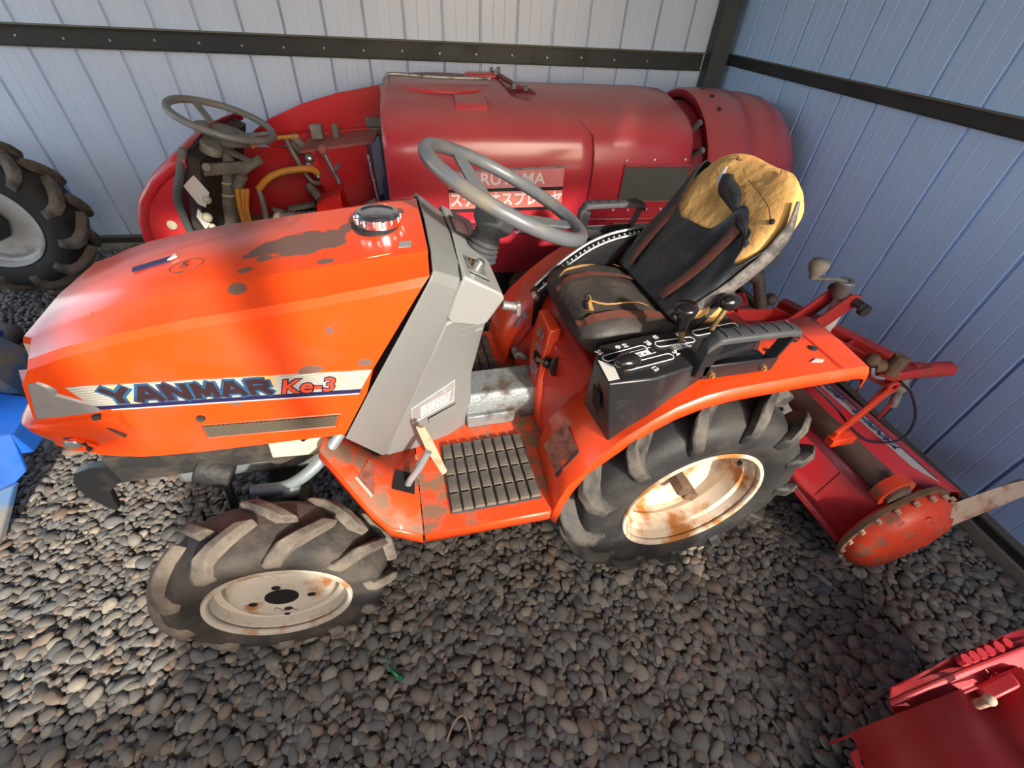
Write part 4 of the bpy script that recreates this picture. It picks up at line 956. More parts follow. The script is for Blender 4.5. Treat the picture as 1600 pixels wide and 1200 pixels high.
for s_ in (0, 1):
    y = .205 if s_ == 0 else 2*YC-.205
    tp('kingpin_case', MB().lathe([(0, .05), (.02, .066), (.13, .062), (.17, .05), (.21, .048)], (.0, y, .26), (.06, 0, 1), 20).box((.05, y, .40), (.09, .09, .11)), 'dark_iron', ax_, bevel=.006)
    tp('hub_case', MB().lathe([(0, .10), (.03, .105), (.07, .07)], (0, .105 if s_ == 0 else 2*YC-.105, FZ), (0, 1 if s_ == 0 else -1, 0), 24), 'dark_iron', ax_)
tp('tie_rod', MB().tube(spline([V(-.04, .225, .495), V(.05, .215, .505), V(.13, .235, .545), V(.20, .29, .60)], 6), .016, 12), 'grey_rod', ax_)
tp('tie_rod_end', MB().ball((.055, .213, .490), .024), 'grey_rod', ax_)
tp('drag_link', MB().bar((-.13, .30, .47), (-.175, .27, .10), .016, .016), 'dark_iron', ax_)
# tow hook / front weight bracket
hk = [V(-.500, 0, .500), V(-.455, 0, .515), V(-.36, 0, .515), V(-.345, 0, .455), V(-.43, 0, .435), V(-.462, 0, .405), V(-.478, 0, .325), V(-.498, 0, .330), V(-.522, 0, .405), V(-.520, 0, .465)]
hkp = tp('front_bracket', MB().prism([V(p.x, .370, p.z) for p in hk], (0, .022, 0)), 'black_plastic', bevel=.003)
tp('bracket_arm', MB().prism([V(p.x, 2*YC-.392, p.z) for p in hk], (0, .022, 0)), 'dark_iron', hkp, bevel=.003)
tp('bracket_plate', MB().box((-.38, YC, .505), (.14, .17, .02)), 'grey_iron', hkp, bevel=.003)
tp('rear_axle', MB().bar((1.18, .14, .38), (1.18, 2*YC-.14, .38), .16, .16), 'dark_iron', bevel=.03)
tp('rear_housing', MB().box((1.34, YC, .52), (.34, .26, .36)), 'tractor_red', bevel=.02)

# ================================================================== rotary tiller behind the tractor
tiller = thing('rotary_tiller', 'red rotary tiller hitched behind the orange tractor, long brown tube and orange end case', 'tiller', (0, 0, 0))
def rp(name, mb, m, parent=None, **k): return obj(name, mb, m, parent or tiller, **k)
Y0, Y1 = -.135, 1.10
def sweep(prof, y0=Y0, y1=Y1, th=.005): return MB().grid([[V(x, y0, z) for x, z in prof], [V(x, y1, z) for x, z in prof]])
tube = rp('cross_tube', MB().cyl((1.800, Y0+.0, .420), (1.800, Y1, .420), .037, 24), 'tube_brown')
hoodp = [(1.738, .195), (1.744, .215), (1.752, .255), (1.772, .352), (1.80, .382), (1.845, .395), (1.93, .398), (2.02, .382), (2.11, .350), (2.155, .300)]
cover = rp('tiller_cover', sweep(hoodp), 'tiller_red', solid=.005, smooth=30)
rp('rear_flap', sweep([(2.155, .300), (2.175, .24), (2.175, .12)]), 'tiller_red', solid=.004)
rp('front_lip', sweep([(1.738, .195), (1.726, .186), (1.728, .172), (1.77, .155)]), 'tiller_red', cover, solid=.004)
rp('cover_seam', MB().prism([V(1.744, .015, .225), V(1.770, .015, .350), V(1.770, .019, .350), V(1.744, .019, .225)], (-.002, 0, .001)), 'tiller_frame', cover)
# decal with lettering read from behind the machine
def cz(x): return float(np.interp(x, [p[0] for p in hoodp], [p[1] for p in hoodp]))+.0035
dq = [V(1.985, -.035, cz(1.985)), V(2.035, -.105, cz(2.035)), V(2.045, .62, cz(2.045)), V(1.975, .62, cz(1.975))]
rp('decal_strip', MB().prism(dq, (0, 0, .0012)), 'decal_white', cover)
rp('decal_stripe', MB().prism([V(2.036, -.08, cz(2.036)+.0012), V(2.046, -.09, cz(2.046)+.0012), V(2.050, .62, cz(2.05)+.0012), V(2.041, .62, cz(2.041)+.0012)], (0, 0, .0008)), 'decal_navy', cover)
up = V(-1, 0, .28)
text('lettering', 'YANMAR', .052, 'decal_blue', cover, (2.028, .03, cz(2.028)+.002), (0, 1, 0), up, .0004, bold=.001, shear=.2, sx=.95)
text('lettering', 'ROTARY', .052, 'decal_blue', cover, (2.028, .29, cz(2.028)+.002), (0, 1, 0), up, .0004, bold=.001, shear=.2, sx=.95)
# end drive case: flanged drum
cc = V(1.895, -.158, .238)
case = rp('end_case', MB().lathe([(-.03, .10), (-.03, .175), (.0, .178), (.03, .168), (.055, .135), (.062, .09), (.062, .002)], cc, (0.05, -1, .03), 40), 'case_orange', smooth=40)
flg = rp('case_flange', MB().lathe([(-.018, .172), (-.018, .196), (-.004, .196), (-.004, .172)], cc, (.05, -1, .03), 40, ring=True), 'rust_brown', case)
bolt = mesh_of('flange_bolt', MB().cyl((0, 0, 0), (0, -.012, 0), .008, 6), 'blade_tan')
for k in range(20):
    a = R(18*k); obj('flange_bolt', bolt, '', flg, loc=cc+V(.185*math.cos(a), -.002, .185*math.sin(a)))
rp('tube_collar', MB().lathe([(0, .040), (.0, .058), (.035, .058), (.035, .040)], (1.80, -.125, .42), (0, 1, 0), 20, ring=True), 'case_orange', case)
for a in (20, 110, 200, 290):
    rp('collar_bolt', MB().cyl((1.80+.05*math.cos(R(a)), -.09, .42+.05*math.sin(R(a))), (1.80+.05*math.cos(R(a)), -.078, .42+.05*math.sin(R(a))), .009, 6), 'dark_iron', case)
rp('case_boss', MB().loft([[V(x, -.200, z) for x, z in ((1.855, .40), (2.03, .33), (2.02, .20), (1.91, .12), (1.82, .22))], [V(1.925+(x-1.925)*.7, -.225, .25+(z-.25)*.7) for x, z in ((1.855, .40), (2.03, .33), (2.02, .20), (1.91, .12), (1.82, .22))]]), 'case_orange', case, bevel=.01)
# side skid: pale worn blade standing out behind the case
bl = []
for x, z, w in ((1.95, .145, .040), (2.03, .180, .075), (2.13, .230, .082), (2.23, .282, .064), (2.31, .325, .038), (2.37, .355, .008)):
    bl.append([V(x-w*.25, -.150, z+w), V(x, -.190, z), V(x+w*.3, -.150, z-w), V(x, -.138, z)])
rp('side_blade', MB().loft(bl), 'blade_tan', smooth=30)
rp('skid_shoe', MB().box((2.02, -.12, .06), (.20, .03, .08)), 'tiller_frame', bevel=.01)
# blades inside the hood
shaft = rp('rotor_shaft', MB().cyl((1.88, -.10, .20), (1.88, 1.06, .20), .03, 12), 'dark_iron')
bm_ = mesh_of('tine', MB().tube(spline([V(0, 0, .0), V(.02, 0, .09), V(.05, .02, .15), (.06, .05, .165)], 3), [.012]*3+[.011]*4+[.006]*3, 6), 'rust_brown')
for k in range(16):
    o = obj('tine', bm_, '', shaft, loc=(1.88, -.04+.07*k, .20)); o.rotation_euler = (0, R(75*k), 0)
# hitch frame
hf = rp('hitch_frame', MB().bar((1.815, .60, .600), (1.965, .185, .600), .012, .075).bar((1.905, .66, .605), (2.060, .215, .605), .045, .045), 'tiller_frame', bevel=.003)
rp('frame_web', MB().bar((1.83, .50, .585), (1.95, .545, .590), .008, .06).bar((1.895, .34, .590), (2.00, .375, .595), .008, .06).bar((1.955, .20, .59), (2.06, .225, .6), .05, .04), 'tiller_frame', hf, bevel=.002)
rp('frame_rib', MB().bar((1.72, .50, .545), (1.86, .51, .66), .010, .05).bar((1.64, .60, .62), (1.83, .60, .60), .014, .05).bar((1.60, .68, .60), (1.68, .62, .68), .02, .05), 'tiller_frame', hf, bevel=.002)
for y in (.435, .505):
    rp('mast_plate', MB().prism([V(1.70, y, .56), V(1.74, y, .53), V(1.86, y, .60), V(1.985, y, .725), V(1.985, y, .765), V(1.94, y, .772), V(1.82, y, .655)], (0, .010, 0)), 'tiller_frame', hf, bevel=.002)
rp('mast_pin', MB().cyl((1.965, .40, .745), (1.965, .545, .745), .015, 12).cyl((1.99, .395, .725), (1.99, .415, .725), .022, 10), 'dark_iron', hf)
rp('jack_screw', MB().lathe([(0, .026), (.15, .026), (.16, .02)], (1.955, .47, .575), (-.03, 0, 1), 18), 'white_tube', hf)
hub = rp('crank_hub', MB().lathe([(0, .020), (.018, .028), (.065, .030), (.07, .026), (.07, .012), (.05, .012)], (1.93, .474, .742), (-.10, 0, 1), 18, caps=False), 'steel_dull', hf)
rp('crank_arm', MB().tube(spline([V(1.925, .474, .805), V(1.87, .475, .82), V(1.80, .478, .826), V(1.775, .48, .833)], 4), .008, 8), 'steel_dull', hf)
rp('crank_knob', MB().lathe([(0, .012), (.015, .016), (.03, .026), (.05, .032), (.065, .026), (.07, .006)], (1.772, .48, .828), (-.05, 0, 1), 18), 'dusty_grey', hf, smooth=60)
rp('hitch_pin', MB().cyl((1.66, .52, .70), (1.63, .56, .80), .020, 10).cyl((1.63, .56, .80), (1.60, .57, .815), .026, 10).ball((1.70, .535, .72), .024), 'dark_iron', hf)
br = rp('side_bracket', MB().prism([V(1.925, .20, .625), V(1.965, .165, .635), V(2.10, .165, .640), V(2.12, .19, .635), V(2.06, .225, .628)], (0, 0, -.035)), 'tiller_frame', hf, bevel=.004)
rp('bracket_tube', MB().cyl((2.05, .19, .612), (2.225, .185, .600), .026, 16), 'tiller_frame', hf)
rp('bracket_eye', MB().tube([V(1.965+.022*math.cos(a), .16, .575+.022*math.sin(a)) for a in np.linspace(0, 6.28, 16, endpoint=False)], .008, 6, closed=True), 'tiller_frame', hf)
rp('clevis', MB().cyl((1.90, .215, .635), (1.98, .20, .645), .022, 12).cyl((1.945, .185, .62), (1.955, .19, .69), .024, 10).ball((1.895, .225, .655), .022), 'rust_brown', hf, bevel=.002)
rp('clip_pin', MB().tube(spline([V(1.86, .19, .655), V(1.865, .175, .63), V(1.90, .165, .625)], 4), .006, 6), 'steel', hf)
rp('lower_link', MB().bar((1.66, .05, .520), (1.955, .155, .565), .014, .045), 'orange', hf, bevel=.003)
rp('link_tab', MB().box((1.70, .05, .50), (.09, .03, .03)), 'orange', hf, bevel=.003)
rp('link_pin', MB().cyl((2.02, .175, .60), (2.06, .165, .47), .014, 10).ball((2.03, .172, .56), .024), 'dusty_grey', hf)
rp('pin_ring', MB().tube([V(2.06+.018*math.cos(a), .175, .575+.022*math.sin(a)) for a in np.linspace(0, 6.28, 16, endpoint=False)], .0028, 5, closed=True), 'dark_iron', hf)
rp('rear_tab', MB().bar((2.02, .155, .455), (2.16, .215, .455), .010, .07).bar((2.00, .20, .45), (2.11, .25, .455), .010, .06), 'tiller_frame', hf, bevel=.002)
rp('frame_foot', MB().bar((1.80, .47, .42), (1.80, .47, .60), .06, .03).bar((1.99, .40, .38), (1.98, .40, .59), .05, .02), 'tiller_frame', hf)
cab = [V(1.985, .16, .600), V(2.045, .14, .555), V(2.085, .10, .475), V(2.06, .07, .420), V(1.99, .06, .407), V(1.90, .075, .416), V(1.81, .10, .475), V(1.72, .14, .56), V(1.62, .22, .64)]
rp('control_cable', MB().tube(spline(cab, 6), .0042, 6), 'black_plastic', hf)

# ================================================================== speed sprayer along the back wall (nose to -x)
sprayer = thing('speed_sprayer', 'dusty red orchard sprayer with rounded covers, parked along the corrugated back wall behind the tractor', 'sprayer', (1.0, 2.0, 0), WA)
def yp(name, mb, m, parent=None, **k): return obj(name, mb, m, parent or sprayer, **k)
HP = [(-.45, .36), (-.470, .55), (-.482, .74), (-.484, .88), (-.476, .975), (-.455, 1.040), (-.418, 1.085), (-.355, 1.118), (-.26, 1.143), (-.13, 1.168), (0, 1.178)]
def full(sc=0, dz=0):
    h = [(y-(-sc if y < 0 else 0), z-sc*(1 if z > .9 else 0)+dz) for y, z in HP]
    return h + [(-y, z) for y, z in h[-2::-1]]
def shell(xs_scs, xfun=None):
    lo = []
    for x, s in xs_scs:
        lo.append([V(xfun(x, y, z) if xfun else x, y, z) for y, z in full(s)])
    return MB().loft(lo, caps=False, closed=False)
# front cover: ends early on top, late on the side
def fx(x, y, z):
    end = float(np.interp(abs(y), [0, .25, .36, .44, .5], [.0, .03, .25, .37, .40]))
    return x if x < -.2 else -.2 + (x+.2)*(end+.2)/.6
fs = yp('front_cover', shell([(-.562, .035), (-.564, .012), (-.555, .003), (-.54, 0), (-.38, 0), (-.2, 0), (0, 0), (.2, 0), (.34, 0), (.385, .0), (.398, .004), (.400, .014)], fx), 'spray_red', smooth=50)
rs = yp('rear_cover', shell([(-.05, .016), (.2, .012), (.35, .012), (.55, .012), (.75, .012), (.86, .018), (.905, .035), (.925, .06)]), 'spray_red', smooth=50)
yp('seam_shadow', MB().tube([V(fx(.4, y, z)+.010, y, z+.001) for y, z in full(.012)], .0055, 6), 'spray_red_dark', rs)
yp('bulkhead', MB().prism([V(-.555, y, z) for y, z in full(.03)], (.01, 0, 0)), 'spray_red_dark', fs)
yp('lower_ledge', MB().box((-.08, -.487, .655), (.94, .016, .016)).box((.66, -.480, .655), (.50, .014, .014)), 'spray_red', fs, bevel=.005)
# lid, pressed recess, hinges, rod
lid = yp('tank_lid', MB().lathe([(0, .27), (.010, .27), (.016, .262), (.018, .002)], (-.28, .02, 1.150), (0, 0, 1), 40), 'spray_red', fs)
yp('lid_recess', MB().loft([[V(-.245, -.375, 1.105), V(-.09, -.375, 1.105), V(-.09, -.25, 1.143), V(-.245, -.25, 1.143)], [V(-.235, -.362, 1.134), V(-.10, -.362, 1.134), V(-.10, -.26, 1.154), V(-.235, -.26, 1.154)]]), 'spray_red', fs, bevel=.006)
rod = yp('lid_rod', MB().tube(spline([V(-.53, -.12, 1.150), V(-.528, -.12, 1.192), V(-.50, -.12, 1.202), V(-.3, -.10, 1.192), (-.05, -.08, 1.190)], 6), .008, 8), 'steel_dull', fs)
yp('rod_clip', MB().box((-.545, -.14, 1.148), (.05, .04, .03)), 'dusty_grey', fs, bevel=.004)
hb_ = yp('hinge_strap', MB().bar((-.005, .12, 1.192), (.075, -.20, 1.172), .030, .014), 'spray_red_dark', fs, bevel=.003)
for x, y, z in ((-.02, .13, 1.20), (.02, .15, 1.20), (.05, -.19, 1.178), (.10, -.21, 1.174), (-.005, .05, 1.20)):
    yp('hinge_bolt', MB().cyl((x, y, z-.01), (x, y, z+.014), .011, 6), 'steel_dull', fs)
yp('hinge_plate', MB().prism([V(.02, -.16, 1.166), V(.13, -.17, 1.164), V(.15, -.235, 1.152), V(.03, -.235, 1.152)], (0, 0, .006)), 'spray_red_dark', fs, bevel=.003)
yp('raised_rib', MB().bar((-.16, .10, 1.178), (.02, .10, 1.182), .07, .03), 'spray_red', fs, bevel=.012)
# maker's sign on the side
ys = -.4855
sgn_ = yp('maker_sign', MB().prism([V(-.292, ys, .720), V(.258, ys, .728), V(.254, ys, .905), V(-.292, ys, .880)], (0, -.003, 0)), 'sign_pink', fs)
yp('sign_band', MB().prism([V(-.292, ys-.003, .722), V(.258, ys-.003, .730), V(.256, ys-.003, .806), V(-.292, ys-.003, .797)], (0, -.001, 0)), 'sign_red', fs)
yp('sign_bar', MB().prism([V(-.292, ys-.003, .797), V(.256, ys-.003, .806), V(.256, ys-.003, .822), V(-.292, ys-.003, .811)], (0, -.002, 0)), 'black_plastic', fs)
yp('sign_bar', MB().prism([V(-.300, ys-.001, .705), V(.262, ys-.001, .714), V(.262, ys-.001, .727), V(-.300, ys-.001, .719)], (0, -.002, 0)), 'black_plastic', fs)
yp('sign_bar', MB().prism([V(-.300, ys-.001, .880), V(.258, ys-.001, .905), V(.258, ys-.001, .915), V(-.300, ys-.001, .890)], (0, -.002, 0)), 'steel_dull', fs)
text('lettering', 'MARUYAMA', .072, 'sign_letter', fs, (-.255, ys-.0045, .830), (1, 0, .012), (0, 0, 1), .0005, bold=.0012, sx=1.06)
text('lettering', 'ステレオスプレーヤ', .071, 'sign_letter', fs, (-.288, ys-.0055, .737), (1, 0, .012), (0, 0, 1), .0005, bold=.0022, sx=.855)
yp('model_plate', MB().box((.0, -.481, .615), (.54, .012, .055)), 'maroon', fs)
text('lettering', 'SSA-G5', .056, 'decal_greypaper', fs, (.03, -.4885, .597), (1, 0, .01), (0, 0, 1), .0005, bold=.001, sx=1.15)
# ventilation grilles
for z0, z1, x0, x1 in ((.742, .912, .555, .895), (.52, .632, .555, .895)):
    g = yp('vent_grille', MB().prism([V(x0, -.4745, z0), V(x1, -.4745, z0), V(x1, -.4745, z1), V(x0, -.4745, z1)], (0, -.004, 0)), 'mesh_grey', rs)
    yp('grille_frame', MB().tube([V(x0, -.478, z0), V(x1, -.478, z0), V(x1, -.478, z1), V(x0, -.478, z1)], .005, 6, closed=True), 'spray_red', rs)
rv = mesh_of('rivet', MB().ball((0, 0, 0), .006), 'sign_letter')
for x, z in ((.56, .935), (.70, .938), (.86, .94), (.54, .70), (.62, .70), (.72, .702), (.80, .702), (.88, .702)): obj('rivet', rv, '', rs, loc=(x, -.474, z))
# fan section: dark throat, ring and rounded housing
AX = (1, 0, 0); OC = (0, 0, .665)
th_ = yp('fan_throat', MB().lathe([(.90, .40), (.93, .435), (1.06, .45), (1.08, .46)], OC, AX, 48), 'spray_red_dark')
rg = yp('fan_ring', MB().lathe([(1.02, .455), (1.015, .492), (1.03, .500), (1.15, .502), (1.26, .497), (1.275, .480), (1.27, .46)], OC, AX, 64, caps=False), 'spray_red', solid=.004, smooth=50)
fh = yp('fan_housing', MB().lathe([(1.25, .470), (1.29, .488), (1.36, .490), (1.45, .478), (1.53, .445), (1.575, .40), (1.59, .34), (1.58, .30), (1.50, .28), (1.48, .002)], OC, AX, 64), 'spray_red', smooth=60)
for a in (62, 74, 88): 
    p = V(1.10, -.500*math.cos(R(a)), .665+.500*math.sin(R(a))); yp('ring_bolt', MB().cyl(p, p+V(0, -.012*math.cos(R(a)), .012*math.sin(R(a))), .010, 8), 'dark_iron', rg)
for a in (52, 36):
    p = V(.955, -.44*math.cos(R(a)), .665+.44*math.sin(R(a))); d = V(.25, -math.cos(R(a)), math.sin(R(a)))
    yp('nozzle', MB().cyl(p-d*.02, p+d*.075, .014, 10), 'steel_dull', th_)
yp('nozzle_cap', MB().ball((.93, -.455, .80), .022), 'sign_letter', th_)
# operator's bay
fl_ = yp('bay_floor', MB().box((-1.10, 0, .40), (1.05, .80, .03)), 'dusty_brown')
sp_p = [V(-1.345, .36, .850), V(-1.24, .36, .915), V(-1.05, .36, .990), V(-.85, .36, 1.045), V(-.565, .36, 1.098), V(-.565, .36, .905), V(-1.0, .36, .842)]
sidep = yp('side_panel', MB().prism(sp_p, (0, .03, 0)), 'spray_bright', bevel=.006)
yp('panel_lip', MB().prism([V(-1.33, .30, .838), V(-.565, .30, .905), V(-.565, .30, .858), V(-1.25, .30, .788)], (0, .07, 0)), 'spray_bright', sidep, bevel=.004)
yp('latch', MB().box((-.66, .285, .925), (.09, .03, .05)).box((-.65, .285, .880), (.07, .02, .04)), 'dusty_grey', sidep, bevel=.008)
yp('inner_wall', MB().box((-1.12, .30, .60), (.75, .02, .38)), 'spray_bright', sidep)
yp('inner_box', MB().prism([V(-1.02, .10, .815), V(-.70, .10, .86), V(-.70, .10, .45), V(-.93, .10, .45)], (0, .20, 0)), 'spray_bright', fl_, bevel=.004)
yp('box_top', MB().prism([V(-1.04, .08, .815), V(-.66, .08, .865), V(-.64, .29, .88), V(-1.04, .29, .83)], (0, 0, .012)), 'spray_dusty', fl_)
yp('valve_block', MB().box((-.965, .22, .89), (.06, .05, .07)), 'dusty_grey', fl_, bevel=.004); yp('valve_stem', MB().cyl((-.87, .24, .85), (-.87, .24, .92), .02, 10), 'dusty_grey', fl_, bevel=.004)
lv = yp('lever', MB().cyl((-.85, -.05, .70), (-.905, .0, .83), .011, 10), 'steel_dull', fl_)
yp('lever_ball', MB().ball((-.912, .005, .85), .026), 'spray_dusty', lv)
bin_ = yp('red_bin', MB().loft([[V(-.985, -.22, .40), V(-.80, -.22, .40), V(-.80, -.02, .40), V(-.985, -.02, .40)], [V(-.965, -.20, .64), V(-.835, -.20, .655), V(-.835, -.04, .655), V(-.965, -.04, .64)], [V(-.93, -.19, .66), V(-.835, -.19, .70), V(-.835, -.05, .70), V(-.93, -.05, .66)]]), 'red_plastic', fl_, bevel=.008)
yp('chrome_lever', MB().cyl((-.64, -.15, .50), (-.675, -.10, .86), .0125, 12), 'chrome', fl_)
st_ = yp('operator_seat', MB().loft([[V(-.74, -.12, .52), V(-.62, -.12, .60), V(-.60, .2, .60), V(-.74, .2, .52)], [V(-.63, -.12, .58), V(-.59, -.12, .60), V(-.585, .18, .60), V(-.63, .18, .58)], [V(-.625, -.09, .73), V(-.588, -.09, .74), V(-.585, .15, .74), V(-.62, .15, .73)]]), 'blue_vinyl', fl_, bevel=.02)
yp('seat_bracket', MB().bar((-.84, -.05, .52), (-.66, -.10, .62), .04, .05), 'dusty_grey', fl_, bevel=.006)
drum = yp('wheel_arch', MB().lathe([(0, .002), (0, .15), (.012, .158), (.03, .158), (.032, .150)], (-1.17, -.24, .46), (1, .15, .0), 32), 'cream', fl_)
pr_ = [(.03, .15)]
for i in range(9): pr_ += [(.04+.025*i, .152), (.05+.025*i, .146)]
yp('arch_tread', MB().lathe(pr_, (-1.17, -.24, .46), (1, .15, 0), 32), 'dusty_grey', drum)
# nose
npf = [(-1.385, .950), (-1.45, .925), (-1.56, .850), (-1.655, .755), (-1.705, .660), (-1.722, .57), (-1.705, .47), (-1.655, .39)]
def nsec(y, k, dx_=0): 
    c = V(-1.42, y, .62); return [c+(V(x+dx_, y, z)-c)*k for x, z in npf]
lo = [nsec(y, k) for y, k in ((-.415, .80), (-.425, .88), (-.418, .94), (-.39, .985), (-.33, 1), (-.15, 1.05), (0, 1.07), (.15, 1.05), (.33, 1), (.39, .985), (.418, .94), (.425, .85))]
nz_ = yp('nose_shell', MB().loft(lo, caps=False, closed=False), 'spray_bright', smooth=60, solid=.004)
side = nsec(-.416, .82) + [V(-1.60, -.416, .42), V(-1.515, -.416, .50), V(-1.490, -.416, .60), V(-1.485, -.416, .74), V(-1.43, -.416, .84)]
yp('nose_side', MB().prism(side, (0, .01, 0)), 'spray_bright', nz_)
edg = [V(-1.385, -.40, .955), V(-1.43, -.425, .86), V(-1.478, -.43, .765), V(-1.488, -.43, .66), V(-1.490, -.43, .575), V(-1.525, -.43, .505), V(-1.60, -.43, .455), V(-1.64, -.42, .395)]
yp('rubber_edging', MB().tube(spline(edg, 6), .016, 10), 'edging', nz_, smooth=60)
yp('nose_button', MB().lathe([(0, .022), (.006, .018), (.010, .002)], (-1.555, -.423, .64), (0, -1, 0), 14), 'cream', nz_)
yp('amber_lamp', MB().box((-1.68, -.40, .46), (.03, .05, .09), Matrix.Rotation(R(-25), 3, 'Y')), 'amber', nz_, bevel=.01)
db = yp('dash_board', MB().prism([V(-1.40, -.38, .93), V(-1.35, -.38, .90), V(-1.45, -.38, .62), V(-1.47, -.38, .52), V(-1.50, -.38, .60)], (0, .70, 0)), 'dark_iron', nz_)
yp('dash_paper', MB().prism([V(-1.455, -.385, .800), V(-1.395, -.385, .845), V(-1.36, -.385, .770), V(-1.40, -.385, .705), V(-1.425, -.385, .72)], (0, -.002, 0)), 'sign_letter', nz_)
yp('dash_paper', MB().prism([V(-1.455, -.385, .665), V(-1.435, -.385, .70), V(-1.41, -.385, .63), V(-1.44, -.385, .60)], (0, -.002, 0)), 'sign_letter', nz_)
yp('dash_fitting', MB().cyl((-1.35, -.25, .90), (-1.33, -.25, .935), .045, 16).box((-1.36, -.15, .89), (.05, .05, .05)).cyl((-1.36, -.33, .86), (-1.34, -.36, .87), .02, 10), 'dusty_grey', nz_, bevel=.006)
yp('dash_fitting', MB().ball((-1.41, -.39, .66), .022).ball((-1.38, -.39, .74), .018).ball((-1.40, -.40, .62), .015), 'cream', nz_)
yp('dash_bar', MB().bar((-1.38, -.33, .85), (-1.27, -.10, .80), .03, .05), 'dusty_grey', nz_, bevel=.004)
# column and wheel
sc2 = V(-1.335, -.02, .985); f1 = V(.938, 0, -.346); f2 = V(0, 1, 0); fn_ = f1.cross(f2); fn_ = fn_ if fn_.z > 0 else -fn_
sw2 = yp('steering_wheel', MB().tube([sc2+(f1*math.cos(a)+f2*math.sin(a))*.215 for a in np.linspace(0, 6.2832, 56, endpoint=False)], .0165, 10, closed=True), 'dusty_wheel', smooth=60)
yp('wheel_hub', MB().lathe([(-.10, .03), (-.075, .12), (-.055, .125), (-.045, .06), (-.035, .05), (-.03, .002)], sc2, fn_, 24), 'dusty_wheel', sw2)
for a in (20, 140, 260):
    d = f1*math.cos(R(a))+f2*math.sin(R(a)); yp('spoke', MB().bar(sc2-fn_*.06+d*.05, sc2+d*.21, .03, .012), 'dusty_wheel', sw2)
colm = yp('steering_column', MB().cyl((-1.50, -.06, .40), (-1.365, -.03, .89), .044, 16), 'dusty_grey', smooth=60)
for z_, x_ in ((.66, -1.428), (.72, -1.412)):
    yp('clamp_wire', MB().tube([V(x_+.055*math.cos(a)+.015*0, -.04+.055*math.sin(a), z_+.01*math.sin(a*2)) for a in np.linspace(0, 6.28, 14, endpoint=False)], .006, 6, closed=True), 'cream', colm)
yp('turn_lever', MB().bar((-1.36, -.06, .87), (-1.24, -.12, .83), .02, .02).cyl((-1.33, -.08, .76), (-1.20, -.09, .83), .022, 10).cyl((-1.35, -.10, .70), (-1.30, -.10, .76), .026, 10), 'dusty_grey', colm)
hz_ = yp('orange_hose', MB().tube(spline([V(-1.25, -.10, .69), V(-1.18, -.08, .745), V(-1.10, -.05, .765), V(-1.00, .0, .76), V(-.965, .02, .735)], 6), .017, 10), 'orange_hose', colm, smooth=60)
for dx_ in (0, .028, .05): yp('orange_wire', MB().tube(spline([V(-1.345+dx_, -.12, .70), V(-1.355+dx_*.6, -.14, .60), V(-1.345+dx_*.5, -.16, .50), V(-1.31+dx_*.3, -.17, .42)], 5), .013, 8), 'orange_hose', colm)
yp('yellow_wire', MB().tube(spline([V(-1.27, .05, .85), V(-1.20, .10, .875), V(-1.05, .15, .88)], 5), .010, 8), 'orange_hose', colm)
yp('grey_pipe', MB().tube(spline([V(-1.255, -.08, .68), V(-1.25, -.10, .60), V(-1.27, -.12, .42)], 5), .014, 8), 'dusty_wheel', colm)
yp('guard_tube', MB().tube(spline([V(-1.12, .15, .88), V(-1.10, .15, .80), V(-1.045, .14, .665), V(-.99, .13, .65), V(-.93, .12, .68), V(-.86, .1, .76)], 5), .012, 8), 'dusty_wheel', fl_)
yp('pedal', MB().cyl((-1.05, .10, .64), (-.98, .0, .60), .024, 10).bar((-1.16, -.02, .56), (-1.02, .02, .57), .05, .02).bar((-1.23, -.05, .57), (-1.14, .02, .52), .03, .02), 'dusty_grey', fl_, bevel=.004)
yp('shift_grip', MB().cyl((-1.03, .18, .80), (-1.085, .15, .885), .022, 10).cyl((-1.10, .20, .83), (-1.05, .18, .80), .028, 10), 'dusty_grey', fl_, bevel=.004)
yp('valve_tap', MB().cyl((-1.02, .08, .77), (-.97, .06, .70), .016, 8).ball((-1.005, .08, .79), .026), 'steel', fl_)
# running gear under the covers
for x in (-1.05, .15, .75):
    for s in (-1, 1):
        w_ = yp('tire', MB().lathe([(-.07, .12), (-.085, .20), (-.06, .245), (.06, .245), (.085, .20), (.07, .12)], (x, s*.33, .245), (0, 1, 0), 28, ring=True), 'tyre')
        yp('wheel_disc', MB().lathe([(-.03, .002), (-.03, .12), (.03, .12), (.03, .002)], (x, s*.33, .245), (0, 1, 0), 20, caps=False), 'cream', w_)
yp('chassis', MB().box((0, 0, .30), (2.9, .40, .12)), 'dark_iron')

# ================================================================== neighbours cut by the frame
# tractor wheel at the left
lt = thing('parked_tractor', 'tractor at the left edge showing only a black lugged wheel with pale rim', 'tractor', (0, 0, 0))
lroot = lt
hub = [(-.085, .205), (-.10, .19), (-.11, .12), (-.11, .03), (-.11, .002)]
LX, LY, LZ = -1.765, 2.38, .42
wheel(LX, LZ, LY, .235, .43, .24, .05, 12, ('tire', 'rim'), hub, 'tyre', 'front_lug', 'rim_grey', False, root=lt, skew=-.36, lw=.026)
obj('wheel_weight', MB().lathe([(0, .03), (.03, .10), (.06, .11), (.07, .05), (.10, .04)], (LX-.03, LY+.10, LZ), (0, -1, 0), 8), 'dark_iron', lt, bevel=.01)
obj('axle', MB().cyl((LX, LY+.12, LZ), (LX-.0, LY+.30, LZ), .06, 16), 'dark_iron', lt)
obj('fender', MB().prism([V(-2.40, 2.42, .90), V(-1.96, 2.42, .955), V(-1.885, 2.42, .92), V(-1.95, 2.42, .88), V(-2.40, 2.42, .84)], (0, .12, 0)), 'spray_bright', lt, bevel=.01)
obj('fender_stay', MB().bar((-1.93, 2.48, .90), (-1.87, 2.50, .78), .02, .02).bar((-1.87, 2.50, .78), (-1.90, 2.55, .42), .02, .02), 'dark_iron', lt)
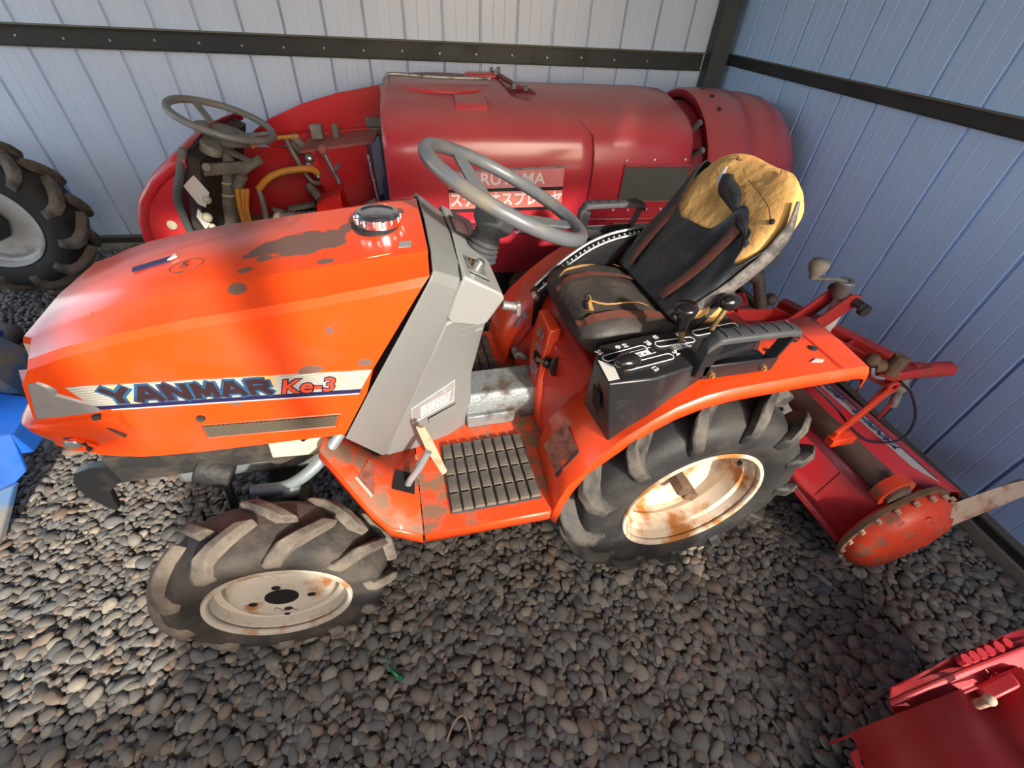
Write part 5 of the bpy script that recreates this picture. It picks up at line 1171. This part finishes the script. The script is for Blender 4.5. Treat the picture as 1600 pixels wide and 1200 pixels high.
# blue implement at the left edge
bi = thing('blue_implement', 'blue sheet metal implement with worn grey edges at the left edge of the photo', 'implement', (0, 0, 0))
def bp_(name, mb, m, **k): return obj(name, mb, m, bi, **k)
bp_('main_panel', MB().loft([[V(-1.30, .60, .42), V(-.905, .735, .345), V(-.905, .90, .36), V(-1.30, .98, .46)], [V(-1.30, .60, .36), V(-.895, .735, .25), V(-.895, .90, .25), V(-1.30, .98, .36)]]), 'blue_paint', bevel=.006)
bp_('front_fold', MB().prism([V(-1.30, .60, .41), V(-.99, .70, .355), V(-.905, .735, .345), V(-.93, .70, .20), V(-1.04, .62, .12), V(-1.30, .52, .15)], (0, .012, 0)), 'blue_paint', bevel=.003)
bp_('lower_skirt', MB().loft([[V(-1.30, .52, .16), V(-.96, .66, .18), V(-.95, .68, .18), V(-1.30, .56, .16)], [V(-1.30, .40, .0), V(-1.06, .55, .0), V(-1.05, .58, .0), V(-1.30, .46, .0)]]), 'blue_worn', bevel=.004)
rd = [V(-1.10+.13*math.cos(a), .98+.02*math.sin(a), .40+.13*math.sin(a)) for a in np.linspace(0, math.pi, 14)]
cas = bp_('round_case', MB().lathe([(0, .002), (0, .14), (.015, .155), (.16, .155), (.17, .14), (.17, .002)], (-1.12, .93, .40), (.12, 1, .25), 30), 'blue_worn', smooth=40)
text('lettering', 'M15', .042, 'decal_white', bi, (-1.085, .915, .435), (1, .0, .05), (0, -.22, 1), .001, bold=.001)
bp_('upper_tab', MB().prism([V(-1.45, 1.25, .45), V(-1.20, 1.25, .44), V(-1.165, 1.25, .40), V(-1.22, 1.25, .33), V(-1.45, 1.25, .34)], (0, .05, 0)), 'blue_paint', bevel=.006)
bp_('leg', MB().bar((-1.25, .75, .0), (-1.25, .75, .38), .06, .04), 'blue_worn'); bp_('leg', MB().bar((-1.25, 1.22, .0), (-1.25, 1.22, .40), .06, .04).bar((-1.25, .75, .30), (-1.25, 1.25, .36), .05, .04), 'blue_worn')
# stone by the tyre
sv, sf = ico(2); sm = MB(); pv = pebble_shape(sv, rng)
sm.add([(x*.09, y*.08, z*.06) for x, y, z in pv], sf.tolist())
tag(obj('rock', sm, 'stone_dusty', loc=(-1.66, 1.86, .045), smooth=60), 'fist-sized dusty rock on the gravel below the lugged tractor wheel at left', 'rock')

# red implement in the lower right corner
ri = thing('tiller_attachment', 'pinkish red tiller attachment with slotted rail in the bottom right corner', 'implement', (0, 0, 0))
def rr_(name, mb, m, **k): return obj(name, mb, m, ri, **k)
Q = V(1.415, -.571, .260); ux = V(1, .02, .0).normalized(); uy = V(-.28, -.96, .0).normalized(); uy = (uy-ux*uy.dot(ux)*.0).normalized(); uz = ux.cross(-uy).normalized()
uz = uz if uz.z > 0 else -uz
def qp_(a, b, c=0): return Q + ux*a + uy*b + uz*c
LEN = .62
prf = [(-.055, -.085), (-.02, -.02), (.0, .0), (.115, .052), (.16, .060), (.215, .030), (.255, .028), (.275, .055), (.31, .075), (.36, .07), (.42, .02), (.46, -.08)]
rr_('cover', MB().grid([[qp_(a, b, c) for a, c in prf] for b in (.0, LEN)]), 'implement_red', solid=.004, smooth=28)
rr_('end_web', MB().prism([qp_(a, .004, c) for a, c in prf] + [qp_(.46, .004, -.2), qp_(-.05, .004, -.2)], uy*.006), 'implement_red')
rail = rr_('slotted_rail', MB().prism([qp_(-.075, .035, -.10), qp_(-.045, .03, -.088), qp_(-.030, LEN, -.088), qp_(-.06, LEN, -.10)], uz*.006), 'implement_red', bevel=.002)
for b in (.06, .115, .17, .225): obj('rail_hole', MB().cyl(qp_(-.052, b, -.094), qp_(-.052, b, -.0865), .008, 12), 'hole_black', rail)
fl2 = rr_('end_flange', MB().prism([qp_(.03, -.012, -.02), qp_(.02, -.030, .0), qp_(.09, -.032, .045), qp_(.20, -.034, .078), qp_(.36, -.034, .110), qp_(.50, -.032, .105), qp_(.50, -.0, .07), qp_(.30, .0, .06), qp_(.12, -.0, .035)], uy*.012), 'implement_red', bevel=.004)
rr_('flange_top', MB().prism([qp_(.02, -.030, .0), qp_(.20, -.034, .075), qp_(.36, -.034, .106), qp_(.50, -.032, .101), qp_(.50, -.06, .101), qp_(.36, -.062, .104), qp_(.20, -.06, .07), qp_(.04, -.05, .0)], uz*.006), 'implement_red', bevel=.002)
nt_ = mesh_of('bolt', MB().cyl((0, 0, -.004), uz*.016, .012, 8), 'implement_red')
for a in (.20, .225, .25, .275, .305, .335): obj('bolt', nt_, '', fl2, loc=qp_(a, -.046, .082+.05*(a-.2)))
rr_('grease_nipple', MB().cyl(qp_(.19, .035, .06), qp_(.19, .035, .095), .010, 10).ball(qp_(.19, .035, .10), .012), 'blade_tan')
rr_('drive_block', MB().prism([qp_(.225, .005, .035), qp_(.30, .0, .075), qp_(.30, .035, .078), qp_(.235, .04, .04)], uz*.02), 'implement_red', bevel=.006)
rr_('white_cover', MB().prism([qp_(.40, -.03, .07), qp_(.50, -.06, .08), qp_(.50, .20, .08), qp_(.44, .10, .075)], uz*.02), 'white_tube', bevel=.004)
rr_('stand', MB().bar(qp_(.12, .15, .03), V(1.47, -.75, .0), .05, .03).bar(qp_(.36, .40, .05), V(1.70, -1.0, 0), .05, .03), 'dark_iron')

# litter on the gravel
tag(obj('plastic_strip', MB().tube(spline([V(.230, -.100, .05), V(.232, -.12, .030), V(.248, -.145, .034), V(.262, -.158, .024), V(.275, -.165, .030)], 5), [.002]*6+[.005]*8+[.007]*5+[.003]*2, 6), 'green_plastic'), 'green plastic scrap on the gravel beside the front wheel', 'litter')
tag(obj('dry_stem', MB().tube(spline([V(.375, -.335, .022), V(.40, -.30, .030), V(.425, -.29, .034), V(.437, -.31, .028), V(.438, -.345, .022)], 5), .0028, 6), 'dry_grass'), 'pale curled dry grass stem lying on the gravel in front of the tractor', 'grass')
